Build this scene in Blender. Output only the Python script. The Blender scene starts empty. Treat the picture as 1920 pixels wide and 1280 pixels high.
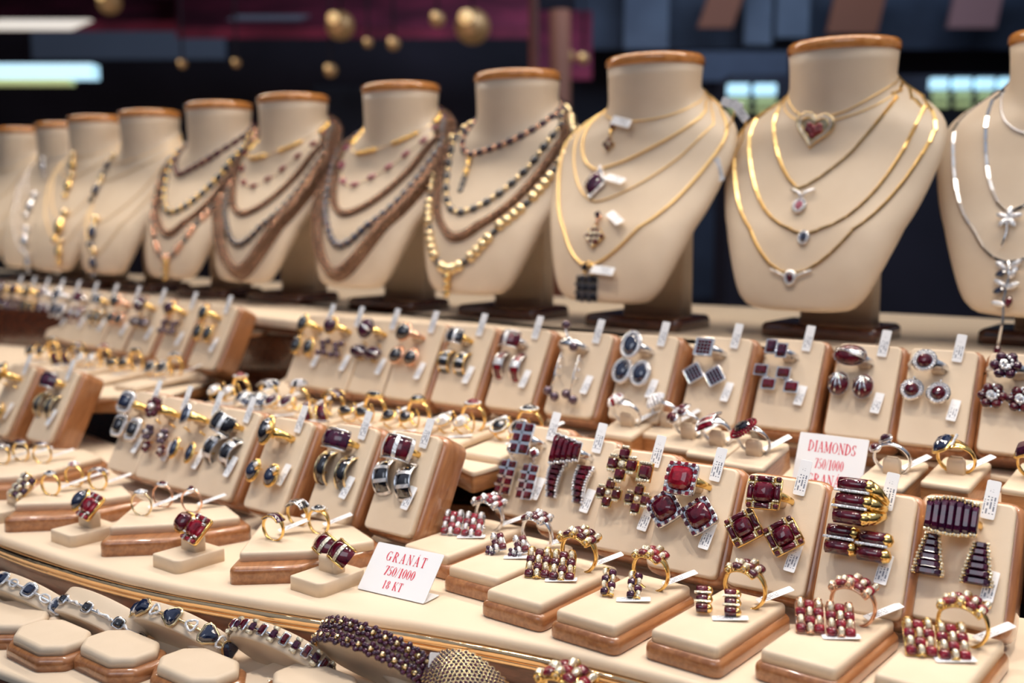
import bpy, math, random
from mathutils import Matrix, Vector

R = math.radians
random.seed(7)
SC = bpy.context.scene
COL = SC.collection

# ------------------------------------------------------------------ camera, sky, lamps, exposure
EYE = 1.40                       # height of the camera above the floor
FPX, HORIZON = 2000.0, 410.0     # focal length in pixels, image row of the horizon (1920x1280)
PITCH = math.atan((640 - HORIZON) / FPX)
cam = bpy.data.cameras.new('camera')
cam.sensor_width = 36.0
cam.lens = 36.0 * FPX / 1920.0
cam.clip_start, cam.clip_end = 0.02, 60
cam.dof.use_dof = True
cam.dof.focus_distance = 0.67
cam.dof.aperture_fstop = 5.0
cam_o = bpy.data.objects.new('camera', cam)
COL.objects.link(cam_o)
cam_o.location = (0, 0, EYE)
cam_o.rotation_euler = (R(90) - PITCH, 0, 0)
SC.camera = cam_o

world = bpy.data.worlds.new('dusk_sky')
SC.world = world
world.use_nodes = True
wn, wl = world.node_tree.nodes, world.node_tree.links
bg = wn['Background']
tc = wn.new('ShaderNodeTexCoord')
sp = wn.new('ShaderNodeSeparateXYZ')
rp = wn.new('ShaderNodeValToRGB')
wl.new(tc.outputs['Generated'], sp.inputs[0])
wl.new(sp.outputs['Z'], rp.inputs[0])
rp.color_ramp.elements[0].position = 0.0
rp.color_ramp.elements[0].color = (0.03, 0.03, 0.035, 1)
rp.color_ramp.elements[1].position = 0.6
rp.color_ramp.elements[1].color = (0.62, 0.70, 0.86, 1)
wl.new(rp.outputs['Color'], bg.inputs['Color'])
bg.inputs['Strength'].default_value = 0.55

SC.view_settings.view_transform = 'Standard'
SC.view_settings.look = 'None'
SC.view_settings.gamma = 1.0
SC.view_settings.use_curve_mapping = False
SC.view_settings.exposure = -0.20

YAW = R(-38)


def lamp(name, kind, loc, target, energy, color, size=0.1, size_y=None):
    d = bpy.data.lights.new(name, kind)
    d.energy = energy
    d.color = color
    if kind == 'AREA':
        d.shape = 'RECTANGLE' if size_y else 'DISK'
        d.size = size
        if size_y:
            d.size_y = size_y
    if kind == 'SPOT':
        d.shadow_soft_size = size
        d.spot_size = R(95)
        d.spot_blend = 0.6
    o = bpy.data.objects.new(name, d)
    COL.objects.link(o)
    o.location = loc
    o.rotation_euler = (Vector(target) - Vector(loc)).to_track_quat('-Z', 'Y').to_euler()
    return o


WARM = (1.0, 0.87, 0.73)
# the strip lamp in the top of the showcase, along the rows
st = lamp('showcase_strip_light', 'AREA', (-0.22, 1.44, EYE + 0.58), (-0.22, 1.44, EYE - 0.5), 11.5, WARM, 2.6, 0.035)
st.rotation_euler = (0, 0, R(-38))
# small halogen lamps under the top of the showcase, over the slanted rows
for i in range(9):
    x, y = 0.56 - 0.20 * i, 0.46 + 0.165 * i
    h = lamp('halogen_and_fill_lamp', 'SPOT', (x, y, EYE + 0.40), (x + 0.02, y + 0.06, EYE - 0.2), 4.0, WARM, 0.012)
    h.data.spot_size = R(78)
    h.data.spot_blend = 0.8
for i in range(7):  # second row: fill lamps added to brighten the front shelf
    x, y = 0.45 - 0.17 * i, 0.405 + 0.084 * i
    h = lamp('halogen_and_fill_lamp', 'SPOT', (x, y, EYE + 0.36), (x, y + 0.03, EYE - 0.25), 4.6, (1.0, 0.90, 0.80), 0.012)
    h.data.spot_size = R(74)
    h.data.spot_blend = 0.8
# added fill lights: cool on the shops across the road, warm on the awnings
lamp('added_street_fill', 'AREA', (1.2, 4.2, 3.2), (1.4, 7.0, 1.9), 45.0, (0.62, 0.78, 1.0), 2.6, 0.5)
lamp('added_street_fill', 'AREA', (-1.6, 3.2, 1.0), (-1.0, 5.4, 2.6), 16.0, (1.0, 0.72, 0.62), 2.0, 0.5)
# the street's light coming in over the passers-by
lamp('street_daylight', 'AREA', (-0.9, -1.2, EYE + 1.5), (0.0, 0.9, EYE - 0.2), 13.0, (0.86, 0.91, 1.0), 1.8, 1.0)


def _ray(x, y):
    a, v = (x - 960) / FPX, (y - 640) / FPX
    return Vector((a, math.cos(PITCH) - v * math.sin(PITCH), -math.sin(PITCH) - v * math.cos(PITCH)))


def at(x, y, z):
    """The point of the level plane z (measured from the eye) that the photo shows at pixel x, y."""
    r = _ray(x, y)
    p = r * (z / r.z)
    return Vector((p.x, p.y, EYE + z))


def far(x, y, d):
    """The point at the distance d (metres into the picture) that the photo shows at pixel x, y."""
    r = _ray(x, y)
    p = r * (d / r.y)
    return Vector((p.x, p.y, EYE + p.z))


def row_of(p):
    """Image row and column of a world point."""
    c, s = math.cos(PITCH), math.sin(PITCH)
    z = p.z - EYE
    dep, up = p.y * c - z * s, p.y * s + z * c
    return 960 + FPX * p.x / dep, 640 - FPX * up / dep


# levels, measured from the eye
Z_BUST, Z_MID, Z_LOW, Z_SHELF = -0.118, -0.190, -0.274, -0.243

# ------------------------------------------------------------------ materials
MATS = {}


def material(name, color, rough=0.5, metal=0.0, coat=0.0, spec=0.5, bump=None, grain=None, emit=None, mottled=None, trans=0.0, ior=1.5):
    m = bpy.data.materials.new(name)
    m.use_nodes = True
    n, l = m.node_tree.nodes, m.node_tree.links
    b = n['Principled BSDF']
    b.inputs['Base Color'].default_value = (*color, 1)
    b.inputs['Roughness'].default_value = rough
    b.inputs['Metallic'].default_value = metal
    b.inputs['Coat Weight'].default_value = coat
    b.inputs['Coat Roughness'].default_value = 0.06
    b.inputs['Specular IOR Level'].default_value = spec
    b.inputs['Transmission Weight'].default_value = trans
    b.inputs['IOR'].default_value = ior
    if emit:
        b.inputs['Emission Color'].default_value = (*emit[0], 1)
        b.inputs['Emission Strength'].default_value = emit[1]
    t = n.new('ShaderNodeTexCoord')
    if bump:
        kind, scale, strength, dist = bump
        if kind == 'noise':
            x = n.new('ShaderNodeTexNoise')
            x.inputs['Scale'].default_value = scale
            x.inputs['Detail'].default_value = 3
            out = x.outputs['Fac']
        else:
            x = n.new('ShaderNodeTexVoronoi')
            x.inputs['Scale'].default_value = scale
            out = x.outputs['Distance']
        l.new(t.outputs['Object'], x.inputs['Vector'])
        bp = n.new('ShaderNodeBump')
        bp.inputs['Strength'].default_value = strength
        bp.inputs['Distance'].default_value = dist
        l.new(out, bp.inputs['Height'])
        l.new(bp.outputs['Normal'], b.inputs['Normal'])
    if grain:
        c2, stretch, scale = grain
        mp = n.new('ShaderNodeMapping')
        mp.inputs['Scale'].default_value = stretch
        l.new(t.outputs['Object'], mp.inputs['Vector'])
        x = n.new('ShaderNodeTexNoise')
        x.inputs['Scale'].default_value = scale
        x.inputs['Detail'].default_value = 6
        x.inputs['Distortion'].default_value = 0.6
        l.new(mp.outputs['Vector'], x.inputs['Vector'])
        r = n.new('ShaderNodeValToRGB')
        r.color_ramp.elements[0].position = 0.36
        r.color_ramp.elements[1].position = 0.66
        r.color_ramp.elements[0].color = (*c2, 1)
        r.color_ramp.elements[1].color = (*color, 1)
        l.new(x.outputs['Fac'], r.inputs['Fac'])
        l.new(r.outputs['Color'], b.inputs['Base Color'])
    if mottled:
        c2, scale = mottled
        x = n.new('ShaderNodeTexNoise')
        x.inputs['Scale'].default_value = scale
        x.inputs['Detail'].default_value = 4
        l.new(t.outputs['Object'], x.inputs['Vector'])
        r = n.new('ShaderNodeValToRGB')
        r.color_ramp.elements[0].position = 0.35
        r.color_ramp.elements[1].position = 0.7
        r.color_ramp.elements[0].color = (*c2, 1)
        r.color_ramp.elements[1].color = (*color, 1)
        l.new(x.outputs['Fac'], r.inputs['Fac'])
        l.new(r.outputs['Color'], b.inputs['Base Color'])
    MATS[name] = m
    return m


material('cream_leather', (0.77, 0.63, 0.475), 0.42, spec=0.4, bump=('noise', 900, 0.10, 0.0004), mottled=((0.71, 0.57, 0.42), 24))
material('cream_cloth', (0.78, 0.64, 0.48), 0.6, spec=0.3, bump=('noise', 1600, 0.12, 0.0003), mottled=((0.73, 0.59, 0.44), 9))
material('tan_wood', (0.46, 0.20, 0.078), 0.30, coat=0.9, grain=((0.30, 0.115, 0.042), (12, 1.6, 12), 24))
material('light_wood', (0.52, 0.24, 0.09), 0.38, coat=0.4, grain=((0.38, 0.155, 0.05), (2.5, 2.5, 20), 30))
material('dark_wood', (0.13, 0.040, 0.018), 0.25, coat=1.0, grain=((0.055, 0.016, 0.009), (2, 14, 14), 22))
material('fascia_wood', (0.16, 0.060, 0.034), 0.30, coat=0.6, grain=((0.085, 0.030, 0.018), (3, 3, 16), 18))
material('amber_wood', (0.66, 0.29, 0.085), 0.16, coat=1.0, grain=((0.50, 0.19, 0.04), (5, 5, 5), 30))
material('bar_gold', (0.95, 0.68, 0.28), 0.33, 1.0)
material('gold', (0.92, 0.62, 0.22), 0.20, 1.0)
material('pale_gold', (0.88, 0.70, 0.42), 0.22, 1.0)
material('rose_gold', (0.86, 0.52, 0.36), 0.20, 1.0)
material('silver', (0.82, 0.83, 0.86), 0.18, 1.0)
material('chain_gold', (0.95, 0.68, 0.30), 0.36, 1.0, bump=('noise', 1500, 0.6, 0.0006))
material('chain_silver', (0.80, 0.80, 0.84), 0.22, 1.0, bump=('noise', 1500, 0.6, 0.0006))
material('bronze_mesh', (0.66, 0.42, 0.29), 0.24, 1.0, bump=('voronoi', 520, 1.0, 0.003), mottled=((0.13, 0.065, 0.045), 420))
material('diamond', (0.92, 0.93, 0.96), 0.08, 0.55, spec=0.9, bump=('voronoi', 1400, 0.6, 0.0006))
material('gold_diamond', (0.95, 0.86, 0.66), 0.10, 0.6, spec=0.9, bump=('voronoi', 1400, 0.6, 0.0006))
material('garnet', (0.13, 0.004, 0.014), 0.06, spec=0.6, coat=0.45, mottled=((0.035, 0.002, 0.010), 260))
material('red_garnet', (0.34, 0.010, 0.024), 0.06, spec=0.6, coat=0.45, mottled=((0.075, 0.003, 0.012), 260))
material('violet_garnet', (0.075, 0.006, 0.030), 0.06, spec=0.6, coat=0.45, mottled=((0.022, 0.004, 0.020), 260))
material('black_stone', (0.010, 0.009, 0.014), 0.05, spec=0.9, coat=1.0)
material('blue_stone', (0.010, 0.017, 0.050), 0.05, spec=0.9, coat=1.0)
material('pink_stone', (0.40, 0.09, 0.14), 0.06, spec=0.9, coat=1.0)
material('pearl_bead', (0.10, 0.055, 0.085), 0.16, 0.4, coat=1.0)
material('paper', (0.86, 0.87, 0.90), 0.45)
material('red_ink', (0.70, 0.045, 0.085), 0.6)
material('void_shade', (0.012, 0.009, 0.010), 0.6)  # near-black: shade of the empty space below, put into the colour
material('chrome_gold', (0.86, 0.60, 0.34), 0.10, 1.0, bump=('noise', 30, 0.35, 0.004))


def printed_tag():
    """White card with rows of small dark printed characters along one half."""
    m = material('printed_tag', (0.88, 0.89, 0.92), 0.4)
    n, l = m.node_tree.nodes, m.node_tree.links
    b = n['Principled BSDF']
    t = n.new('ShaderNodeTexCoord')
    s = n.new('ShaderNodeSeparateXYZ')
    l.new(t.outputs['Object'], s.inputs[0])

    def op(o, a, bb):
        x = n.new('ShaderNodeMath')
        x.operation = o
        for i, q in enumerate((a, bb)):
            if isinstance(q, (int, float)):
                x.inputs[i].default_value = q
            else:
                l.new(q, x.inputs[i])
        return x.outputs[0]
    X, Y = s.outputs['X'], s.outputs['Y']
    rows = op('LESS_THAN', op('FRACT', op('MULTIPLY', X, 560.0), 0.0), 0.5)
    inx = op('LESS_THAN', op('ABSOLUTE', X, 0.0), 0.0032)
    iny = op('MULTIPLY', op('GREATER_THAN', Y, -0.0085), op('LESS_THAN', Y, 0.002))
    iny2 = op('MULTIPLY', op('GREATER_THAN', Y, 0.0045), op('LESS_THAN', Y, 0.0060))
    inside = op('MULTIPLY', inx, op('MAXIMUM', iny, op('MULTIPLY', iny2, op('LESS_THAN', op('ABSOLUTE', X, 0), 0.0012))))
    w = n.new('ShaderNodeTexWhiteNoise')
    w.noise_dimensions = '2D'
    cv = n.new('ShaderNodeCombineXYZ')
    l.new(op('FLOOR', op('MULTIPLY', X, 560.0), 0), cv.inputs[0])
    l.new(op('FLOOR', op('MULTIPLY', Y, 1700.0), 0), cv.inputs[1])
    l.new(cv.outputs[0], w.inputs['Vector'])
    ink = op('MULTIPLY', op('MULTIPLY', inside, rows), op('GREATER_THAN', w.outputs['Value'], 0.45))
    mx = n.new('ShaderNodeMixRGB')
    mx.inputs[1].default_value = (0.88, 0.89, 0.92, 1)
    mx.inputs[2].default_value = (0.22, 0.24, 0.30, 1)
    l.new(ink, mx.inputs[0])
    l.new(mx.outputs[0], b.inputs['Base Color'])


printed_tag()

# ------------------------------------------------------------------ mesh building


class MB:
    """Collects vertices and faces of one mesh."""

    def __init__(self):
        self.v, self.f, self.s = [], [], []

    def add(self, verts, faces, smooth=False, M=None):
        k = len(self.v)
        self.v += [(M @ Vector(p)) if M else Vector(p) for p in verts]
        self.f += [tuple(i + k for i in q) for q in faces]
        self.s += [smooth] * len(faces)
        return self

    def join(self, o, M=None):
        k = len(self.v)
        self.v += [(M @ p) if M else p.copy() for p in o.v]
        flip = M is not None and M.determinant() < 0
        self.f += [tuple(i + k for i in (reversed(q) if flip else q)) for q in o.f]
        self.s += o.s
        return self

    def mesh(self, name, mat):
        me = bpy.data.meshes.new(name)
        me.from_pydata([tuple(p) for p in self.v], [], self.f)
        me.polygons.foreach_set('use_smooth', self.s)
        me.materials.append(MATS[mat])
        me.update()
        return me


def T(x=0, y=0, z=0):
    return Matrix.Translation((x, y, z))


def RX(a):
    return Matrix.Rotation(R(a), 4, 'X')


def RY(a):
    return Matrix.Rotation(R(a), 4, 'Y')


def RZ(a):
    return Matrix.Rotation(R(a), 4, 'Z')


def S(x, y=None, z=None):
    return Matrix.Diagonal((x, x if y is None else y, x if z is None else z, 1))


def loft(mb, loops, smooth=True, cap0=True, cap1=True, M=None):
    n = len(loops[0])
    v = [p for lp in loops for p in lp]
    f = []
    for i in range(len(loops) - 1):
        for j in range(n):
            a, b = i * n + j, i * n + (j + 1) % n
            f.append((a, b, b + n, a + n))
    mb.add(v, f, smooth, M)
    k = len(mb.v) - len(v)
    if cap0:
        mb.f.append(tuple(k + j for j in reversed(range(n))))
        mb.s.append(False)
    if cap1:
        mb.f.append(tuple(k + (len(loops) - 1) * n + j for j in range(n)))
        mb.s.append(False)
    return mb


def ccw(o):
    a = sum(o[i][0] * o[(i + 1) % len(o)][1] - o[(i + 1) % len(o)][0] * o[i][1] for i in range(len(o)))
    return list(o) if a > 0 else list(reversed(o))


def inset(o, d):
    n, out = len(o), []
    for i in range(n):
        p, a, b = Vector(o[i]), Vector(o[i - 1]), Vector(o[(i + 1) % n])
        e1, e2 = (p - a), (b - p)
        if e1.length < 1e-9 or e2.length < 1e-9:
            out.append(tuple(p))
            continue
        e1.normalize()
        e2.normalize()
        n1, n2 = Vector((-e1.y, e1.x)), Vector((-e2.y, e2.x))
        m = n1 + n2
        if m.length < 1e-6:
            m = n1
        m.normalize()
        c = max(0.35, m.dot(n1))
        out.append(tuple(p + m * (d / c)))
    return out


def rounded(o, r, n=4):
    """Polygon with its corners rounded."""
    o, out = ccw(o), []
    k = len(o)
    for i in range(k):
        p, a, b = Vector(o[i]), Vector(o[i - 1]), Vector(o[(i + 1) % k])
        e1, e2 = (a - p), (b - p)
        q = min(r, e1.length * 0.45, e2.length * 0.45)
        p1, p2 = p + e1.normalized() * q, p + e2.normalized() * q
        for j in range(n + 1):
            t = j / n
            out.append(tuple(p1 * (1 - t) ** 2 + p * 2 * t * (1 - t) + p2 * t * t))
    return out


def rrect(w, d, r, n=4):
    return rounded([(-w / 2, -d / 2), (w / 2, -d / 2), (w / 2, d / 2), (-w / 2, d / 2)], r, n)


def slab(o, z0, z1, bev=0.001, n=3, M=None, mb=None, low=0.0):
    """A flat piece of outline o between z0 and z1 with a rounded upper edge."""
    mb = mb or MB()
    o = ccw(o)
    L = []
    if low:
        L = [[(x, y, z0 + low * (1 - math.cos(j / n * math.pi / 2))) for x, y in inset(o, low * (1 - math.sin(j / n * math.pi / 2)))] for j in range(n)]
        L.append([(x, y, z0 + low) for x, y in o])
    else:
        L.append([(x, y, z0) for x, y in o])
    for j in range(n + 1):
        a = j / n * math.pi / 2
        L.append([(x, y, z1 - bev + bev * math.sin(a)) for x, y in inset(o, bev * (1 - math.cos(a)))])
    loft(mb, L, True, M=M)
    return mb


def box(sx, sy, sz, M=None, mb=None):
    mb = mb or MB()
    v = [(x * sx / 2, y * sy / 2, z * sz / 2) for z in (-1, 1) for y in (-1, 1) for x in (-1, 1)]
    mb.add(v, [(0, 2, 3, 1), (4, 5, 7, 6), (0, 1, 5, 4), (2, 6, 7, 3), (0, 4, 6, 2), (1, 3, 7, 5)], False, M)
    return mb


def tube(path, r, n=6, closed=False, mb=None, M=None, flat=1.0, rr=None):
    """A tube along the points; rr may give a radius per point; flat squashes it across."""
    mb = mb or MB()
    P = [Vector(p) for p in path]
    k = len(P)
    up = None
    loops = []
    for i in range(k):
        if closed:
            t = P[(i + 1) % k] - P[i - 1]
        else:
            t = P[min(i + 1, k - 1)] - P[max(i - 1, 0)]
        if t.length < 1e-9:
            t = Vector((0, 0, 1))
        t.normalize()
        if up is None:
            up = Vector((0, 0, 1)) if abs(t.z) < 0.9 else Vector((0, 1, 0))
        up = (up - t * up.dot(t))
        if up.length < 1e-6:
            up = t.orthogonal()
        up.normalize()
        sd = t.cross(up)
        q = rr[i] if rr else r
        loops.append([P[i] + (sd * math.cos(2 * math.pi * j / n) + up * math.sin(2 * math.pi * j / n) * flat) * q for j in range(n)])
    if closed:
        loops.append(loops[0])
        return loft(mb, loops, True, False, False, M)
    return loft(mb, loops, True, True, True, M)


def ball(r, M=None, mb=None, u=8, w=5, smooth=True, sx=1, sy=1, sz=1):
    mb = mb or MB()
    v = [(0, 0, -r * sz)]
    for i in range(1, w):
        a = -math.pi / 2 + math.pi * i / w
        v += [(r * sx * math.cos(a) * math.cos(2 * math.pi * j / u), r * sy * math.cos(a) * math.sin(2 * math.pi * j / u), r * sz * math.sin(a)) for j in range(u)]
    v.append((0, 0, r * sz))
    f = [(0, 1 + (j + 1) % u, 1 + j) for j in range(u)]
    for i in range(w - 2):
        for j in range(u):
            a, b = 1 + i * u + j, 1 + i * u + (j + 1) % u
            f.append((a, b, b + u, a + u))
    e = len(v) - 1
    k = 1 + (w - 2) * u
    f += [(e, k + j, k + (j + 1) % u) for j in range(u)]
    mb.add(v, f, smooth, M)
    return mb


def ring_path(rx, ry, n, z=0.0, a0=0.0, a1=360.0):
    full = abs(a1 - a0) >= 359.9
    k = n if full else n - 1
    return [(rx * math.cos(R(a0 + (a1 - a0) * i / k)), ry * math.sin(R(a0 + (a1 - a0) * i / k)), z) for i in range(n)]


# ------------------------------------------------------------------ linking

CACHE = {}


def put(name, me, parent=None, M=None, label=None):
    o = bpy.data.objects.new(name, me)
    COL.objects.link(o)
    if parent is not None:
        o.parent = parent
    if M is not None:
        o.matrix_local = M
    if label:
        o['label'] = label
    return o


def part(name, mb, mat, parent=None, M=None, label=None):
    return put(name, mb.mesh(name, mat), parent, M, label)


LABELS = set()


def tag(o, label, cat, group=None):
    o['label'] = label
    o['category'] = cat
    if group:
        o['group'] = group
    if label in LABELS and not group:
        print('same label:', label)
    LABELS.add(label)
    return o


def thing(name, label, cat, M, group=None):
    o = bpy.data.objects.new(name, None)
    o.empty_display_size = 0.01
    COL.objects.link(o)
    o.matrix_world = M
    return tag(o, label, cat, group)


def structure(name, mb, mat, parent=None):
    o = part(name, mb, mat, parent)
    o['kind'] = 'structure'
    return o


def P2(pts, z):
    """Plan outline of pixel points on the level z."""
    return [tuple(at(x, y, z).xy) for x, y in pts]

# ------------------------------------------------------------------ stones and settings (millimetres)


def outline(kind, w, h, n=14):
    if kind in ('oval', 'round'):
        return [(w / 2 * math.cos(2 * math.pi * i / n), h / 2 * math.sin(2 * math.pi * i / n)) for i in range(n)]
    if kind == 'rect':
        c = 0.14 * min(w, h)
        a, b = w / 2, h / 2
        return [(-a + c, -b), (a - c, -b), (a, -b + c), (a, b - c), (a - c, b), (-a + c, b), (-a, b - c), (-a, -b + c)]
    if kind == 'cushion':
        o = []
        for i in range(16):
            t = 2 * math.pi * i / 16
            c, s = math.cos(t), math.sin(t)
            o.append((w / 2 * math.copysign(abs(c) ** 0.55, c), h / 2 * math.copysign(abs(s) ** 0.55, s)))
        return o
    if kind == 'navette':
        o = []
        for i in range(14):
            t = 2 * math.pi * i / 14
            c, s = math.cos(t), math.sin(t)
            o.append((w / 2 * math.copysign(abs(c) ** 1.5, c), h / 2 * s))
        return o
    if kind == 'drop':
        o = []
        for i in range(16):
            t = 2 * math.pi * i / 16
            c, s = math.cos(t), math.sin(t)
            q = 1.0 - 0.42 * (s + 1) / 2 - (0.45 * max(0, s) ** 3)
            o.append((w / 2 * c * max(0.12, q * 1.18), h / 2 * s))
        return o
    if kind == 'trillion':
        o = []
        for i in range(15):
            t = 2 * math.pi * i / 15 + math.pi / 2
            q = 0.84 + 0.16 * math.cos(3 * (t - math.pi / 2))
            o.append((w / 2 * q * math.cos(t), h / 2 * q * math.sin(t)))
        return o


def gem(kind, w, h, d, M=None, cab=False, check=False, mb=None):
    """A stone: table, crown, girdle and pavilion over the outline; girdle at z = 0."""
    mb = mb or MB()
    o = ccw(outline(kind, w, h))
    n = len(o)
    if check:
        prof = [(0.6, -0.5 * d), (1, 0), (0.92, 0.42 * d), (0.70, 0.76 * d), (0.40, 0.95 * d)]
    elif cab:
        prof = [(0.7, -0.35 * d), (1, 0), (0.95, 0.34 * d), (0.80, 0.64 * d), (0.52, 0.88 * d), (0.2, 0.99 * d)]
    else:
        prof = [(0.6, -0.5 * d), (1, 0), (0.80, 0.6 * d), (0.56, d)]
    loops = [[(x * s, y * s, z) for x, y in o] for s, z in prof]
    if check:
        v, f = [], []
        for i, lp in enumerate(loops):
            if i % 2:
                v += lp
            else:
                v += [tuple((Vector(lp[j]) + Vector(lp[(j + 1) % n])) / 2) for j in range(n)]
        for i in range(len(loops) - 1):
            for j in range(n):
                a, b = i * n + j, i * n + (j + 1) % n
                if i % 2:
                    f += [(a, b, a + n), (b, b + n, a + n)]
                else:
                    f += [(a, b + n, a + n), (a, b, b + n)]
        k = (len(loops) - 1) * n
        v.append((0, 0, d))
        e = len(v) - 1
        f += [(k + j, k + (j + 1) % n, e) for j in range(n)]
        mb.add(v, f, False, M)
    else:
        loft(mb, loops, cab, M=M)
    return mb


def bead_row(pts, r, mb=None, flat=True):
    mb = mb or MB()
    for p in pts:
        ball(r, T(*p), mb, 6, 4, not flat)
    return mb


def along(o, z, gap, closed=True):
    """Points about gap apart along a plan outline."""
    pts = [Vector((x, y, z)) for x, y in o]
    if closed:
        pts.append(pts[0])
    L = [(pts[i + 1] - pts[i]).length for i in range(len(pts) - 1)]
    tot = sum(L)
    k = max(3, int(round(tot / gap)))
    out, i, acc = [], 0, 0.0
    for j in range(k if closed else k + 1):
        d = tot * j / k
        while i < len(L) - 1 and acc + L[i] < d:
            acc += L[i]
            i += 1
        t = (d - acc) / max(L[i], 1e-9)
        out.append(tuple(pts[i].lerp(pts[i + 1], min(1, t))))
    return out


class J(list):
    """Parts of one piece of jewellery: (name, mesh builder, material), in millimetres."""

    def p(self, name, mb, mat):
        self.append((name, mb, mat))
        return self

    def use(self, other, M):
        for name, mb, mat in other:
            self.append((name, MB().join(mb, M), mat))
        return self


def h_stone(kind, w, h, gm, metal, d=2.4, halo=None, bezel=True, prongs=0, cab=False, check=False, hr=0.55):
    """One stone in a cup, with an optional rim, halo of small diamonds and prongs."""
    j = J()
    o = ccw(outline(kind, w, h))
    e = 1.0 + (2.3 * hr if halo else 0.5)
    base = MB()
    loft(base, [[(x * 0.55, y * 0.55, -2.6) for x, y in o], [(x, y, -0.7) for x, y in inset(o, -e * 0.7)], [(x, y, 0.0) for x, y in inset(o, -e * 0.8)], [(x, y, 0.1) for x, y in inset(o, -0.1)]], True)
    if bezel:
        tube([(x, y, 0.15) for x, y in inset(o, -0.2)], 0.32, 5, True, base)
    for i in range(prongs):
        a = 2 * math.pi * (i + 0.5) / prongs
        ball(0.42, T(w * 0.47 * math.cos(a), h * 0.47 * math.sin(a), 0.45), base, 6, 4)
    j.p('setting', base, metal)
    j.p('gemstone', gem(kind, w, h, d, None, cab, check), gm)
    if halo:
        j.p('diamond_halo', bead_row(along(inset(o, -0.35 - hr), 0.25, hr * 1.95), hr), halo)
    return j


def h_checker(nx, ny, c, gm, metal, pave, bend=0.0, start=0):
    """A woven looking panel: domed stones and domed pave links in a chequer, tube ends on two sides."""
    j = J()

    def bent(x, y, z):
        if not bend:
            return T(x, y, z)
        a = x / bend
        return T((bend + z) * math.sin(a), y, (bend + z) * math.cos(a) - bend) @ Matrix.Rotation(a, 4, 'Y')
    pv, ends = MB(), MB()
    for iy in range(ny):
        for ix in range(nx):
            M = bent((ix - (nx - 1) / 2) * c, (iy - (ny - 1) / 2) * c, 0)
            if (ix + iy + start) % 2:
                j.p('gemstone', gem('cushion', c * 1.16, c * 1.10, c * 0.44, M, cab=True), gm)
            else:
                tube([(-c * 0.5, 0, -0.1 * c), (-c * 0.25, 0, 0.32 * c), (0, 0, 0.44 * c), (c * 0.25, 0, 0.32 * c), (c * 0.5, 0, -0.1 * c)], c * 0.30, 7, False, pv, M @ RZ(90) @ S(1, 1.05, 1))
            if iy in (0, ny - 1) and (ix + iy + start) % 2 == 0:
                sgn = -1 if iy == 0 else 1
                tube([(0.34 * c * math.cos(t * math.pi / 5), 0, 0.34 * c * math.sin(t * math.pi / 5)) for t in range(10)], 0.14 * c, 5, True, ends, M @ T(0, sgn * 0.56 * c, 0))
    for iy in range(ny + 1):
        pts = [bent(((i / 8) - 0.5) * nx * c, (iy - ny / 2) * c * 0.96, -0.35 * c) @ Vector((0, 0, 0)) for i in range(9)]
        tube(pts, 0.16 * c, 5, False, ends)
    for ix in range(nx + 1):
        a = bent((ix - nx / 2) * c * 0.96, -ny * c * 0.47, -0.35 * c) @ Vector((0, 0, 0))
        b = bent((ix - nx / 2) * c * 0.96, ny * c * 0.47, -0.35 * c) @ Vector((0, 0, 0))
        tube([a, b], 0.16 * c, 5, False, ends)
    j.p('setting', ends, metal)
    j.p('diamond_links', pv, pave)
    return j


def h_cross(c, gm, metal, pave, extra=False):
    j = J()
    pv, fr = MB(), MB()
    for x, y in ((1, 0), (-1, 0), (0, 1), (0, -1)):
        j.p('gemstone', gem('rect', c if x == 0 else c * 1.02, c, c * 0.45, T(x * c, y * c, 0)), gm)
        box(c * 1.15, c * 1.15, 1.0, T(x * c, y * c, -0.8), fr)
    ball(c * 0.42, T(0, 0, 0.1), pv, 7, 4, False, sz=0.7)
    for x, y in ((0, 1.7), (0, -1.7), (1.0, 0.75), (-1.0, -0.75), (1, -0.75), (-1, 0.75)):
        for q in (-0.25, 0.0, 0.25):
            ball(c * 0.2, T((x + q) * c, y * c, 0), pv, 6, 4, False)
    if extra:
        j.p('gemstone', gem('rect', c * 1.25, c * 1.3, c * 0.45, T(2.5 * c, -0.4 * c, -0.6)), gm)
        box(c * 1.5, c * 1.9, 1.0, T(2.4 * c, -0.4 * c, -1.5), fr)
        for y in (-1.25, 0.45):
            for q in range(5):
                ball(c * 0.2, T((1.9 + 0.27 * q) * c, y * c, -0.6), pv, 6, 4, False)
    j.p('setting', fr, metal)
    j.p('diamond_pave', pv, pave)
    return j


def h_cushion_checks(w, gm, side, metal, pave):
    """A large chequer-cut cushion stone in a frame that alternates square stones and diamonds."""
    j = J()
    fr, sd, pv = MB(), MB(), MB()
    slab(rrect(w + 3.4, w + 3.4, 2.4), -1.8, -0.1, 0.4, 2, None, fr)
    k = 0
    for q in along(rrect(w + 1.7, w + 1.7, 2.0), 0.1, 1.72):
        if k % 2:
            box(1.5, 1.5, 0.9, T(*q), sd)
        else:
            ball(0.85, T(*q), pv, 6, 4, False, sz=0.7)
        k += 1
    j.p('setting', fr, metal)
    j.p('gemstone', gem('cushion', w, w, 3.4, T(0, 0, 0.2), check=True), gm)
    j.p('square_stones', sd, gm)
    j.p('diamonds', pv, pave)
    return j


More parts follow.
